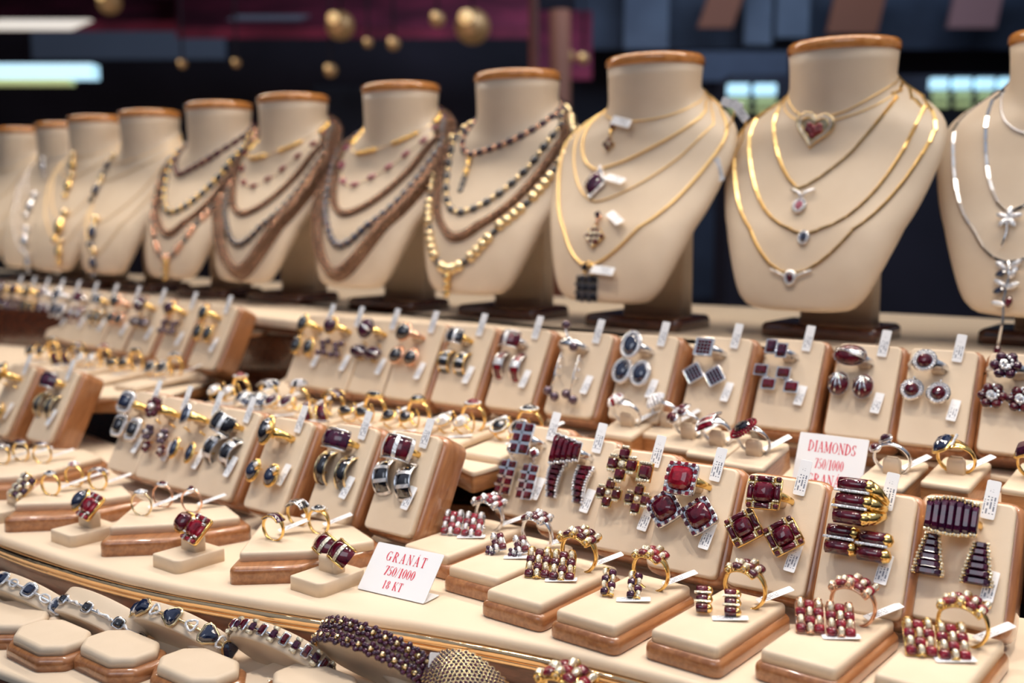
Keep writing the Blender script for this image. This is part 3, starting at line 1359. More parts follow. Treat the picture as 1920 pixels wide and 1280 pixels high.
BUST_LABELS = ['cream bust cut by the picture edge wearing silver leaf necklaces',
               'large cream bust wearing the red heart pendant and gold chains',
               'cream bust wearing four tagged garnet pendants on gold chains',
               'cream bust wearing a chunky gold bead necklace with drop',
               'cream bust wearing gold plates, pink flowers and a blue bead string',
               'cream bust with five necklaces, wide copper mesh collar lowest',
               'cream bust wearing three bronze strands and a gold bead drop',
               'cream bust with fine chains and a column of dark pendants',
               'cream bust with fine chains and a column of shining gold pendants',
               'cream bust with pale silver pendants, second from the far row end',
               'farthest cream bust at the end of the row with bare fine chains']
B = [Bust(i, BUST_LABELS[i]) for i in range(11)]

# the red heart bust
necklace(B[1], 'double', 1528, 232, .052, .200, 1.15, 'fine double gold chain with a red heart pendant, topmost on its bust', [('heart', 1528, 246, 1.55, -8)], r=.00065)
necklace(B[1], 'bars', 1500, 352, .056, .200, 1.2, 'gold bar chain with silver V and pink oval pendant', [('pink_oval', 1500, 388, 1.3, 0)], 'bar_gold')
necklace(B[1], 'bars', 1508, 437, .078, .186, 1.75, 'gold bar chain with a small dark blue oval pendant', [('small_oval', 1508, 447, 1.25, 0)], 'bar_gold')
necklace(B[1], 'bars', 1483, 512, .090, .170, 1.75, 'lowest gold chain on the heart bust with garnet halo centre', [('garnet_halo', 1483, 521, 1.25, 0)], 'bar_gold')
# tagged pendants
necklace(B[2], 'chain', 1145, 222, .052, .200, 1.15, 'thin gold chain with a small garnet cross drop, topmost tagged pendant', [('cross_drop', 1143, 272, 1.35, 0)], tags=[(1172, 229, 80)], r=.0008)
necklace(B[2], 'rope', 1119, 318, .066, .193, 1.25, 'gold rope chain with dark violet lozenge pendant', [('lozenge', 1117, 345, 2.0, 0)], tags=[(1158, 341, 70)], r=.0013)
necklace(B[2], 'chain', 1118, 378, .076, .185, 1.35, 'gold chain with chequered garnet lozenge hanging under a violet cube', [('lattice', 1117, 444, 1.4, 0)], tags=[(1158, 414, 52)], r=.0009)
necklace(B[2], 'rope', 1103, 498, .090, .170, 1.6, 'lowest gold rope with a black gridded pendant', [('grid', 1103, 541, 1.75, 0)], tags=[(1136, 508, 85)], r=.0015)
# chunky gold
necklace(B[3], 'beads', 882, 290, .055, .198, 1.3, 'garnet bead choker with a vertical bar drop', [('bar_drop', 882, 303, 1.6, 0)], 'rose_gold', stone='violet_garnet', gap=.0068, rb=.0040)
necklace(B[3], 'beads', 862, 398, .070, .190, 1.7, 'string of black ovals and gold beads', (), 'pale_gold', gap=.0084, rb=.0045, sr=1.05)
necklace(B[3], 'mesh', 855, 446, .080, .182, 1.8, 'thick bronze mesh collar above the chunky gold beads', (), 'bronze_mesh', w=.0062)
necklace(B[3], 'beads', 842, 505, .090, .172, 1.75, 'chunky gold bead necklace with a three bead drop', [('bead_drop', 842, 518, 1.6, 0)], 'pale_gold', gap=.0090, rb=.0066, sr=.60, each=5, gr=.98)
# gold plates and flowers
necklace(B[4], 'plates', 668, 288, .054, .198, 1.25, 'fine choker with hammered gold plates on the blue bead bust', (), 'pale_gold', r=.0006)
necklace(B[4], 'flowers', 655, 350, .066, .192, 1.35, 'fine chain with pink flower beads above the grey mesh', (), 'pale_gold', r=.0005)
necklace(B[4], 'mesh', 647, 402, .074, .187, 1.6, 'grey bronze mesh collar above the blue bead string', (), 'bronze_mesh', w=.0056)
necklace(B[4], 'beads', 638, 460, .084, .180, 1.7, 'string of midnight blue beads between two mesh collars', (), 'bronze_mesh', stone='blue_stone', gap=.0056, rb=.0046, sr=1.1)
necklace(B[4], 'mesh', 632, 516, .092, .170, 1.7, 'wide bronze mesh collar under the blue bead string', (), 'bronze_mesh', w=.0100)
# five strands
necklace(B[5], 'plates', 468, 298, .054, .198, 1.3, 'choker of copper and gold plates, topmost on the copper mesh bust', (), 'gold', r=.0006)
necklace(B[5], 'flowers', 468, 352, .064, .192, 1.4, 'fine chain with rust red flower beads', (), 'pale_gold', stone='red_garnet', r=.0005)
necklace(B[5], 'mesh', 455, 402, .074, .187, 1.65, 'narrow copper mesh collar above the black bead string', (), 'bronze_mesh', w=.0056)
necklace(B[5], 'beads', 448, 458, .084, .180, 1.75, 'string of small black beads between copper mesh collars', (), 'bronze_mesh', stone='black_stone', gap=.0056, rb=.0046, sr=1.1)
necklace(B[5], 'mesh', 450, 512, .092, .170, 1.7, 'widest copper mesh collar on the five necklace bust', (), 'bronze_mesh', w=.0115)
# three strands and gold drop
necklace(B[6], 'beads', 337, 328, .058, .197, 1.2, 'single strand of brown beads, topmost above the gold bead drop', (), 'bronze_mesh', stone='garnet', gap=.0070, rb=.0050)
necklace(B[6], 'beads', 322, 398, .074, .188, 1.6, 'strand of green brown beads, second on the gold drop bust', (), 'gold', stone='black_stone', gap=.0078, rb=.0058)
necklace(B[6], 'mesh', 316, 440, .082, .182, 1.7, 'bronze mesh collar above the blurred gold bead drop', (), 'bronze_mesh', w=.0064)
necklace(B[6], 'beads', 312, 484, .090, .172, 1.6, 'gold bead necklace with bead drop on the blurred bust', [('bead_drop', 314, 492, 1.7, 0)], 'rose_gold', gap=.0095, rb=.0068, sr=.6, each=3)
fine = {7: [('dark_drops', 207, 308, 1.0), ('dark_drops', 186, 352, 1.2), ('dark_drops', 178, 430, 1.3), ('dark_drops', 178, 488, 1.2)],
        8: [('gold_drops', 140, 305, 1.1), ('gold_drops', 133, 345, 1.2), ('gold_drops', 117, 420, 1.5), ('gold_drops', 114, 468, 1.1)],
        9: [('silver_drops', 84, 310, 0.9), ('silver_drops', 62, 382, 1.3), ('silver_drops', 50, 446, 1.2), ('silver_drops', 54, 490, 0.9)],
        10: []}
what = {7: 'dark blue drop pendant', 8: 'shining gold drop pendant', 9: 'pale silver drop pendant', 10: 'no pendant'}
nth = ['topmost', 'second', 'third', 'lowest']
for i, ps in fine.items():
    for k in range(4):
        if ps:
            key, x, y, s_ = ps[k]
            pend = [(key, x, y, s_ * 1.8, 0)]
        else:
            x, y, pend = CAPS[i][0] - 30 - 12 * k, 330 + 50 * k, []
        necklace(B[i], 'chain', x, y - 10, .056 + .011 * k, .198 - .008 * k, 1.2 + .15 * k, 'fine chain with %s, %s of four on its blurred bust' % (what[i], nth[k]), pend, 'chain_silver' if i == 9 else 'chain_gold', r=.0006)
# silver bust at the picture's edge
necklace(B[0], 'bars', 1893, 396, .060, .199, 1.2, 'silver bar chain with a five petal flower at its centre', [('silver_flower', 1893, 412, 1.7, 0)], 'silver')
necklace(B[0], 'bars', 1891, 490, .086, .178, 1.7, 'longer silver chain ending in a leaf and garnet spray', [('leaf_spray', 1890, 520, 1.75, 0)], 'silver')
necklace(B[0], 'chain', 1925, 250, .052, .200, 1.2, 'fine silver chain high on the neck at the picture edge', (), 'chain_silver', r=.0009)

# the loose chain hanging from the shoulder of the tagged bust
ch = thing('loose_chain', 'thin gold chain hanging loose with tags from the tagged bust shoulder', 'chain', Matrix.Identity(4))
pt = [far(x, y, d) for x, y, d in ((1386, 196, 1.075), (1400, 218, 1.08), (1392, 262, 1.09), (1362, 318, 1.09), (1325, 352, 1.09), (1296, 366, 1.09), (1290, 352, 1.10), (1330, 285, 1.10), (1372, 228, 1.10), (1380, 200, 1.09))]
part('chain', tube(pt, .0011, 6), 'chain_gold', ch)
for x, y, d, a in ((1387, 208, 1.045, 40), (1347, 318, 1.08, 20), (1298, 398, 1.09, 5), (1372, 195, 1.065, 70)):
    put('price_tag', TAGM, ch, Matrix.Translation(far(x, y, d)) @ RZ(-38) @ RX(82) @ RZ(a) @ S(1.1))

# ------------------------------------------------------------------ designs of the jewellery sets
G, V, RD, BK, BL = 'garnet', 'violet_garnet', 'red_garnet', 'black_stone', 'blue_stone'


def rset(key, head, ear, metal, back=5.0, **kw):
    design(key + '_ring', ring(head, metal, **kw))
    if ear is not None:
        design(key + '_ear', earring(ear, metal, back))


# front slanted row
def turned(j, M):
    return J().use(j, M)


lt = h_trellis(2, 4, 4.6, G, 'silver')
lt = turned(lt, T(0, -5.5, 0)).use(h_stone('rect', 3.4, 3.4, RD, 'silver', 1.6, None), T(0, 9.5, 0.5) @ RZ(45))
rset('trellis', h_trellis(2, 3, 5.6, G, 'silver'), lt, 'silver')
rset('steps_silver', turned(h_steps(5, 13, 7.5, 3.0, G, 'silver', 'diamond'), RZ(-90)), h_steps(7, 3.4, 6.6, 2.6, G, 'silver', 'diamond', curve=2.5), 'silver')
rset('cross', h_cross(4.6, G, 'gold', 'gold_diamond', True), h_cross(3.9, G, 'gold', 'gold_diamond'), 'gold')
rset('checkframe', h_cushion_checks(10.5, RD, None, 'silver', 'diamond'), turned(h_cushion_checks(10.0, G, None, 'silver', 'diamond'), RZ(42)), 'gold')
rset('barframe', turned(h_cushion_bars(9.0, G, 'gold', 'gold_diamond'), RZ(4)), turned(h_cushion_bars(8.2, G, 'gold', 'gold_diamond'), RZ(38)), 'gold')
rset('bars', h_bars(3, 11.0, 6.4, G, 'gold', 'diamond', 1, True), h_bars(2, 9.4, 6.2, G, 'gold', 'diamond'), 'gold')
rset('steps_gold', turned(h_steps(7, 8.5, 13.0, 2.7, V, 'gold', 'gold_diamond', fan=True, curve=1.0), RZ(-90)), turned(h_steps(6, 4.0, 9.5, 2.7, V, 'gold', 'gold_diamond', curve=1.0), RZ(0) @ S(1, -1, 1)), 'gold')
# flat row at the front
for key, mt, pv, gm in (('check_silver', 'silver', 'diamond', RD), ('check_gold', 'gold', 'gold_diamond', RD), ('check_rose', 'rose_gold', 'gold_diamond', RD), ('check_red', 'gold', 'gold_diamond', G)):
    rset(key, h_checker(5, 3, 3.7, gm, mt, pv, 11.0), h_checker(3, 4, 4.0, gm, mt, pv, 0, 1), mt, 4.0, top=3.2)
rset('check_small', h_checker(4, 3, 3.7, RD, 'gold', 'gold_diamond', 9.5), h_checker(2, 4, 3.6, V, 'gold', 'gold_diamond', 5.0, 1), 'gold', 4.0, top=3.0)
rset('check_barrel', h_checker(4, 3, 3.6, G, 'gold', 'gold_diamond', 9.5), h_bars(3, 5.0, 4.6, G, 'gold', 'gold_diamond', 1), 'gold', 4.0, top=3.0)
rset('daisy_silver', h_checker(4, 3, 3.6, G, 'silver', 'diamond', 10.0, 1), turned(h_checker(2, 3, 3.6, G, 'silver', 'diamond'), RZ(20)).use(h_flower(4.0, V, 'silver', 'diamond', 5, False), T(-3.5, -5, -1)), 'silver', 4.0)
# upper slanted row
rset('oval_gold', h_stone('oval', 7.5, 11, BK, 'gold', 3.0, None, True, 0, True), h_stone('oval', 7.5, 11, BK, 'gold', 3.0, None, True, 0, True), 'gold', 7.5)
rset('berry', turned(h_stone('oval', 10, 10, V, 'gold', 4.5, None, True, 0, True), T()), h_beads([(-2.6, 3.2), (2.6, 4.2), (-0.5, 0), (-3.4, -4), (2.0, -3.6)], 2.3, 'pearl_bead', 'gold'), 'gold', 6)
rset('purple_dome', h_swirl(12, 14, V, 'silver', 2), turned(h_swirl(15, 9, V, 'silver', 2), RZ(0)), 'gold', 6)
rset('round_cab', h_stone('round', 10.5, 10.5, BK, 'rose_gold', 3.6, None, True, 0, True), h_stone('round', 9.2, 9.2, BK, 'rose_gold', 3.2, None, True, 0, True), 'rose_gold', 6)
rset('chequer_barrel', turned(h_band(8, 8, -55, 55, 'gdgdg', BK, 'silver', 'diamond'), RZ(90)), h_band(6.5, 7.5, -75, 75, 'gdgdgdg', BK, 'gold', 'diamond'), 'gold', 5)
rset('red_hoop', turned(h_band(9, 8, -60, 60, 'gdg', G, 'silver', 'diamond'), RZ(90)), h_band(5.5, 9, -80, 80, 'gdg', RD, 'silver', 'diamond'), 'silver', 5)
j = J()
w = MB()
tube([(-3, 9, 0), (-1, 4, 0), (3, 1, 0), (6, -3, 0)], 0.7, 5, False, w)
j.p('setting', w, 'silver')
for x, y in ((-3, 10, ), (6, -3)):
    j.p('bead', ball(2.8, T(x, y, 0.5), MB(), 10, 7), 'pearl_bead')
j.p('diamond_pave', bead_row([(-2 + q * 0.9, 6.4 - q * 1.3, 1.0) for q in range(4)], 0.9), 'diamond')
e = J()
w = MB()
tube([(0, 9, 0), (-0.5, -2, 0), (0.6, -13, 0)], 0.5, 5, False, w)
e.p('setting', w, 'silver').p('flower', h_flower(3.0, 'silver', 'silver', 'diamond', 5, False)[0][1], 'diamond')
e.p('bead', ball(2.9, T(-1.5, -15, 0.3), MB(), 10, 7), 'pearl_bead').p('bead', ball(2.9, T(4.0, -18, 0.3), MB(), 10, 7), 'pearl_bead')
rset('dangle', j, e, 'silver', 6)
rset('oval_halo', h_stone('oval', 8.6, 12.5, BL, 'silver', 2.8, 'diamond', True, 4, False, True, 0.85), h_stone('oval', 8.2, 11.2, BL, 'silver', 2.8, 'diamond', True, 4, False, True, 0.85), 'silver', 5)
rset('pave_square', h_pavesquare(9.5, G, 'silver'), turned(h_pavesquare(8.8, V, 'silver'), RZ(38)), 'silver', 5)
rset('blocks', h_blocks([(-0.55, 0.35, .95, 1.35), (0.6, 0.0, .95, 1.35)], 5.4, V, 'silver', 'diamond'), h_blocks([(-0.55, 0.7, 1.25, 1.0), (0.5, -0.7, 1.25, 1.0)], 5.4, G, 'silver', 'diamond'), 'silver', 5)
rset('swirl_red', turned(h_swirl(17, 11.5, G, 'silver', 4), RZ(0)), h_swirl(10.5, 13, G, 'silver', 5, True), 'silver', 5)
rset('round_halo', h_stone('round', 7.8, 7.8, G, 'silver', 3.0, 'diamond', True, 0, False, True, 0.8), h_stone('round', 7.4, 7.4, G, 'silver', 3.0, 'diamond', True, 0, False, True, 0.75), 'silver', 6)
rset('flower', h_flower(7.2, V, 'silver', 'diamond'), h_flower(6.8, G, 'silver', 'diamond'), 'silver', 5)
# left slanted row
rset('stripes', turned(h_band(10, 9, -70, 62, 'dgdgdg', G, 'silver', 'diamond'), RZ(90)), turned(h_band(7.5, 9, -62, 62, 'dgdgdgd', BK, 'silver', 'diamond'), RZ(14)), 'gold', 5)
rset('bands', turned(h_band(8.4, 9, -62, 62, 'g', V, 'silver', 'diamond'), RZ(90)), h_band(5.6, 9, -80, 80, 'g', BK, 'pale_gold', 'diamond'), 'gold', 5)
rset('teardrop', turned(h_stone('oval', 7, 13, BK, 'gold', 4.0, None, True, 0, True).use(h_stone('rect', 3, 3, 'diamond', 'gold', 1, None), T(3.2, 1.0, 2.2) @ RZ(45)), T()), turned(h_stone('oval', 7.0, 9.5, BL, 'gold', 3.0, None, True, 0, True).use(h_stone('rect', 2.6, 2.6, 'diamond', 'gold', 1, None), T(3.0, 3.0, 1.6) @ RZ(45)), T(0, -9, 0)), 'gold', 9)
rset('swirl_band', turned(h_band(9, 8.5, -70, 70, 'gdgdg', BK, 'silver', 'diamond'), RZ(75)), turned(h_band(6, 8.5, -80, 80, 'gdgdg', BK, 'silver', 'diamond'), RZ(-14)), 'gold', 5)
rset('navette', turned(h_stone('oval', 4.4, 9.5, BL, 'silver', 1.6, None, True, 0, True), T()), turned(h_stone('oval', 4.4, 9.5, BL, 'gold', 1.6, None, True, 0, True), T(0, -5, 0)), 'gold', 6)
rset('flower_cluster', h_flower(6.0, G, 'rose_gold', 'diamond', 7, False), turned(h_flower(4.6, 'pearl_bead', 'rose_gold', 'diamond', 6, False), T()).use(h_flower(3.4, G, 'rose_gold', 'diamond', 5, False), T(3, -7, 0)), 'gold', 6)
rset('square_side', h_stone('rect', 9, 8.5, BL, 'silver', 3.4, 'diamond', True, 0, True, False, 0.9), h_stone('rect', 7, 9, BK, 'silver', 3.0, 'diamond', True, 0, True, False, 0.8), 'gold', 5)
# rings of the middle step
rset('basket', h_pavedome(11, 10, 'silver', 'diamond', RD), None, 'silver', top=4.0)
rset('paveball', h_pavedome(12, 12, 'silver', 'diamond'), None, 'silver')
j = J()
for a in range(5):
    j.use(h_stone('drop', 5.2, 7.0, G, 'silver', 2.2, None, True, 0, True), RZ(72 * a) @ T(0, -4.6, 0) @ RX(14))
j.p('diamond_centre', bead_row(ring_path(2.0, 2.0, 7, 1.4), 0.9), 'diamond')
rset('petals', j, None, 'silver', split=True)
rset('barred_oval', h_band(13, 9, -42, 42, 'gdgdgdg', RD, 'silver', 'diamond'), None, 'silver', top=4.5)
rset('cluster', h_cluster(11, 8.8, BK, RD, 'rose_gold'), None, 'silver', split=True, top=3.2)
rset('toi_et_moi', J().use(h_stone('drop', 4.8, 6.6, G, 'silver', 2.2, None, True, 0, True), T(-3.6, -1.5, 0) @ RZ(60)).use(h_stone('drop', 4.8, 6.6, V, 'silver', 2.2, None, True, 0, True), T(2.6, 2.2, 1.2) @ RZ(-110)), None, 'silver', top=1.8)
rset('marquise', J().use(h_stone('cushion', 9.0, 13.0, BL, 'gold', 3.6, None, True, 0, False, True), T(-1.5, 0, 0.4)).p('diamond_row', bead_row([(5.2, -4.5 + q * 1.5, 0.6) for q in range(7)], 0.85), 'diamond'), None, 'gold', top=5.2)
rset('emerald_cut', h_stone('rect', 11, 9.5, V, 'gold', 3.4, None, True, 4), None, 'gold', top=4.5)
# pairs of the middle tray
rset('tray_halo', h_stone('oval', 9.5, 8.0, BK, 'gold', 3.0, 'diamond', True, 0, True, False, 0.7), h_stone('oval', 9.0, 8.0, BK, 'gold', 3.0, 'diamond', True, 0, True, False, 0.7), 'gold', 7)
rset('tray_clear', h_stone('oval', 8.5, 7.0, RD, 'gold', 3.0, 'diamond', True, 0, True, False, 0.7), h_stone('oval', 7.6, 6.6, 'diamond', 'gold', 2.4, 'diamond', True, 0, False, False, 0.6), 'gold', 7)
rset('tray_oval', h_stone('oval', 10, 8, BK, 'gold', 3.2, None, True, 0, True), h_stone('oval', 9, 7, BK, 'gold', 3.0, None, True, 0, True), 'gold', 7)
rset('tray_navette', h_stone('navette', 13, 6.5, BK, 'gold', 2.8, None, True, 0, True), h_stone('navette', 12, 6.4, BK, 'gold', 2.6, None, True, 0, True), 'gold', 6)
rset('tray_band', turned(h_band(8, 9, -55, 55, 'gdg', V, 'gold', 'gold_diamond'), RZ(90)), turned(h_band(6, 9, -70, 70, 'ggg', G, 'gold', 'gold_diamond'), RZ(40)), 'gold', 5)
rset('tray_blue', turned(h_band(10, 9, -50, 50, 'gdgdg', BL, 'silver', 'diamond'), RZ(90)), turned(h_band(8, 9, -60, 60, 'gdgdg', BL, 'silver', 'diamond'), RZ(90)), 'gold', 5)
rset('tray_pave', h_pavedome(11, 11, 'silver', 'diamond', BK), h_stone('oval', 8, 8, V, 'gold', 3, 'diamond', True, 0, True, False, 0.7), 'gold', 5)

METAL_WORD = {'silver': 'silver', 'gold': 'gold'}

# ------------------------------------------------------------------ stands and pads
SM = {}


def stand_meshes(W, L):
    k = (W, L)
    if k not in SM:
        pad = slab(rrect(W, L, 0.005), -0.0055, 0.0, 0.0016, 3, T(0, L / 2, 0))
        wood = slab(rrect(W + 0.0080, L + 0.006, 0.0100), -0.032, -0.0050, 0.0045, 4, T(0.0005, L / 2, 0), None, 0.004)
        leg = box(0.012, 0.0016, L * 0.62, T(0, L * 0.66, -0.032) @ RX(28) @ T(0, 0, -L * 0.29))
        SM[k] = (pad.mesh('leather_pad', 'cream_leather'), wood.mesh('wooden_back', 'tan_wood'), leg.mesh('easel_leg', 'tan_wood'))
    return SM[k]


TILT = 62


def slanted(px, py, z, W, L, yaw, key, name, pair=True, ru=-0.003, rv=None, eu=(-0.0105, 0.0085), ev=None, sc=1.0, toptag=True, lowtag=True, group='slanted cream stands', stand_label=None, tilt=TILT):
    p = at(px, py, z)
    M = Matrix.Translation(p) @ RZ(yaw) @ RX(tilt)
    t = thing('slanted_display_stand', stand_label or 'slanted cream stand in wood holding the %s set' % name, 'display stand', M, group)
    for nm, me in zip(('leather_pad', 'wooden_back', 'easel_leg'), stand_meshes(W, L)):
        put(nm, me, t)
    sc *= {'front slanted stands': 1.6, 'left slanted stands': 1.62}.get(group, 1.56)
    spread = 1.18 if z < Z_SHELF + 0.03 else 1.04
    rv = (L * 0.79 if rv is None else rv + 0.003)
    ev = (L * 0.52 if ev is None else ev + 0.005)
    du = 0.0065 if z > Z_SHELF + 0.03 else 0.003
    tab = put('ring_tab', RTAB, t, T(ru + 0.0015, rv - 0.001, 0))
    tg = [M @ T(ru + 0.0145, L + 0.0005, 0.0030) @ RZ(-5) @ RX(6)] if toptag else []
    jewel('ring', '%s ring at the top of its slanted stand' % name, 'ring', key + '_ring', M @ T(ru - du, rv, 0.0015) @ S(sc), 'rings on the slanted stands', tg)
    if pair:
        w = ('farther from', 'nearer')
        for i in (0, 1):
            tg = [M @ T(eu[1] + 0.0055, ev - 0.0120, 0.0030) @ RZ(-6) @ RX(-6) @ S(0.95, 0.8, 1)] if i and lowtag else []
            jewel('earring', '%s earring %s its hanging tag on a slanted stand' % (name, w[i]), 'earring', key + '_ear', M @ T(eu[i] * spread - du, ev - 0.001 * i, 0.0085) @ S(sc), 'earrings on the slanted stands', tg)
    return t


RTAB = slab(rrect(0.0105, 0.0075, 0.0025), -0.0008, 0.0075, 0.0025, 2).mesh('ring_tab', 'cream_leather')

ZD, ZB = Z_SHELF + 0.0176, Z_MID + 0.0176
fr = 'front slanted stands'
for a in [(968, 968, -33, 'trellis', 'cross-barred silver garnet', dict(eu=(-0.011, 0.006), sc=0.92, ev=0.030)),
          (1052, 1000, -33, 'steps_silver', 'stepped garnet baguette and silver', dict(sc=0.98)),
          (1158, 1036, -34, 'cross', 'gold garnet cross', dict(sc=0.98)),
          (1268, 1072, -35, 'checkframe', 'red cushion in chequered silver frame', dict(sc=0.98, eu=(-0.0115, 0.0095))),
          (1425, 1108, -35, 'barframe', 'cushion garnet with gold side bars', dict(sc=0.92, eu=(-0.012, 0.010), ev=0.030)),
          (1597, 1148, -33, 'bars', 'barrel garnet and diamond line', dict(sc=0.93, eu=(-0.0085, 0.0075), ev=0.034, rv=0.058, ru=-0.005)),
          (1782, 1170, -33, 'steps_gold', 'fan of baguettes in gold diamond', dict(sc=0.94, eu=(-0.011, 0.011), ev=0.031))]:
    slanted(a[0] + 5, a[1], ZD, 0.050, 0.0725, a[2], a[3], a[4], group=fr, **a[5])
lf = 'left slanted stands'
for a in [(722, 998, -37, 'stripes', 'diagonal black and silver striped', dict()),
          (608, 976, -37, 'bands', 'smooth dark banded', dict()),
          (488, 958, -38, 'teardrop', 'black teardrop', dict(ev=0.038)),
          (394, 932, -38, 'swirl_band', 'black and white swirl banded', dict()),
          (335, 916, -38, 'navette', 'slim dark navette', dict()),
          (279, 900, -38, 'flower_cluster', 'garnet flower cluster', dict(sc=1.1)),
          (224, 884, -38, 'square_side', 'dark square with glittering side', dict())]:
    slanted(a[0], a[1], ZD, 0.046, 0.076, a[2], a[3], a[4], group=lf, **a[5])
up = 'upper slanted stands behind the signs'
for a in [(1893, 852, -34, 'flower', 'garnet flower with diamond spiral', dict(sc=1.05)),
          (1738, 836, -34, 'round_halo', 'round garnet with diamond halo', dict()),
          (1597, 820, -34, 'swirl_red', 'dark red dome with silver swirls', dict(sc=1.0)),
          (1455, 803, -34, 'blocks', 'set-apart rectangular garnet', dict()),
          (1318, 795, -35, 'pave_square', 'small square garnet pave', dict()),
          (1180, 788, -35, 'oval_halo', 'large black oval with diamond halo', dict(sc=1.02, eu=(-0.010, 0.0075))),
          (1057, 779, -36, 'dangle', 'dangling silver and dark bead', dict()),
          (943, 766, -36, 'red_hoop', 'red striped hoop', dict()),
          (838, 757, -37, 'chequer_barrel', 'black and white chequered barrel', dict()),
          (748, 748, -37, 'round_cab', 'round black cabochon', dict()),
          (676, 738, -38, 'purple_dome', 'purple dome and silver wave', dict()),
          (610, 730, -38, 'berry', 'dark berry bead cluster', dict()),
          (557, 722, -38, 'oval_gold', 'paired black oval in gold', dict())]:
    slanted(a[0] + 4, a[1], ZB, 0.050, 0.080, a[2], a[3], a[4], group=up, **a[5])
# the hazy rear row on the far side of the dark gap
rows = [(373, 690, 'oval_gold', 'blurred black oval gold hoop'), (310, 677, 'berry', 'blurred dark ball and bead'), (254, 664, 'purple_dome', 'blurred purple barrel'),
        (208, 655, 'round_cab', 'blurred navy pair'), (167, 647, 'chequer_barrel', 'hazy grey barrel'), (131, 640, 'red_hoop', 'hazy brown hoop'),
        (99, 634, 'oval_halo', 'hazy blue oval'), (70, 628, 'round_halo', 'hazy round stone'), (43, 624, 'oval_gold', 'hazy gold oval'), (18, 620, 'berry', 'hazy bead'), (-6, 616, 'purple_dome', 'edge-cut hazy purple')]
nth = ['first', 'second', 'third', 'fourth', 'fifth', 'sixth', 'seventh', 'eighth', 'ninth', 'tenth', 'eleventh']
for i, a in enumerate(rows):
    slanted(a[0], a[1], ZB, 0.050, 0.080, -38, a[2], a[3], group='hazy rear slanted stands', stand_label='blurred slanted stand, %s beyond the dark gap in the upper row' % nth[i])
for a in [(68, 826, 'bands', 'blurred white-edged dark square'), (-12, 812, 'teardrop', 'edge-cut blurred teardrop')]:
    slanted(a[0], a[1], ZD, 0.046, 0.078, -38, a[2], a[3], group='left slanted stands', ev=0.033)


def flat(px, py, w, l, yaw, key, name, top, base_h, pad_h, base, pitch=0.0, pair=True, ring_at=(0.004, 0.022), ears=((-0.0110, -0.002), (0.0045, 0.003)), sc=1.0, spin=0, tagat=None, base_grow=0.0028, tab=False, ring_yaw=0, ear_tilt=48, group='flat cream pads', ring_label=None, pad_label=None, lowtag=True, ring_s=None, lean=0):
    """A flat pad; px, py is its nearest upper corner; top is its height from the eye."""
    sc *= {'front flat pads on wooden bases': 1.25}.get(group, 1.5)
    ring_s = ring_s and ring_s * 1.2
    M = Matrix.Translation(at(px, py, top)) @ RZ(yaw) @ RX(pitch) @ T(-w / 2, l / 2, 0)
    t = thing('flat_display_pad', pad_label or 'flat cream pad under the %s set' % name, 'display pad', M, group)
    part('leather_pad', slab(rrect(w, l, 0.0035), -pad_h, 0, min(0.0025, pad_h * 0.5), 3), 'cream_leather', t)
    if base:
        g = base_grow
        if base_grow < 0:
            part('wooden_block', box(w + 2 * g, l + 2 * g, base_h, T(0, 0, -pad_h - base_h / 2)), base, t)
        else:
            part('wooden_base', slab(rrect(w + 2 * g, l + 2 * g, 0.006), -pad_h - base_h, -pad_h + 0.0004, 0.004, 3, None, None, 0.002), base, t)
    rx, ry = ring_at
    if tab:
        part('ring_tab', slab(rrect(0.0125, 0.006, 0.002), -0.001, 0.0125, 0.004, 3, T(rx, ry, 0)), 'cream_leather', t)
    tg = [M @ T(rx + 0.0125, ry + 0.0135, 0.0060) @ RZ(-42) @ RX(18)]
    s_ = ring_s or (sc * 1.12 if sc < 1.4 else sc * 0.88)
    jewel('ring', ring_label or '%s ring standing upright on its flat pad' % name, 'ring', key + '_ring', M @ T(rx, ry, 0.0080 * s_) @ RZ(ring_yaw) @ RX(-lean * 0.6) @ RY(lean) @ S(s_), 'rings on the flat pads', tg)
    if pair:
        w_ = ('farther from', 'nearer')
        for i in (0, 1):
            x, y = ears[i]
            tg = [M @ T(x + 0.003, y - 0.0060, 0.0012) @ RZ(-58) @ RX(3) @ S(0.9, 0.9, 1)] if i and lowtag else []
            jewel('earring', '%s earring lying %s the upright ring' % (name, w_[i]), 'earring', key + '_ear', M @ T(x, y, 0.0078 if sc < 1.4 else 0.0125) @ RZ(spin) @ RX(ear_tilt) @ S(sc), 'earrings lying on the flat pads', tg)
    return t


# front flat row, pads on rounded wooden bases standing on the low shelf
for a in [(840, 1041, -38, 'check_silver', 'silver chequered garnet', dict(sc=0.95)),
          (932, 1084, -38, 'daisy_silver', 'silver daisy and garnet', dict(sc=0.95)),
          (1013, 1132, -38, 'check_red', 'large gold chequered garnet', dict(sc=1.02)),
          (1153, 1174, -39, 'check_small', 'narrow gold chequered garnet', dict(sc=0.95)),
          (1345, 1214, -39, 'check_barrel', 'gold-rimmed garnet barrel', dict(sc=1.0)),
          (1567, 1254, -39, 'check_rose', 'rose gold chequered red', dict(sc=0.98)),
          (1800, 1304, -38, 'check_gold', 'picture-edge gold chequered red', dict(sc=1.0))]:
    flat(a[0], a[1], 0.0418, 0.086, a[2], a[3], a[4], Z_SHELF + 0.0170, 0.0100, 0.0070, 'tan_wood', group='front flat pads on wooden bases', spin=28, ear_tilt=40, **a[5])
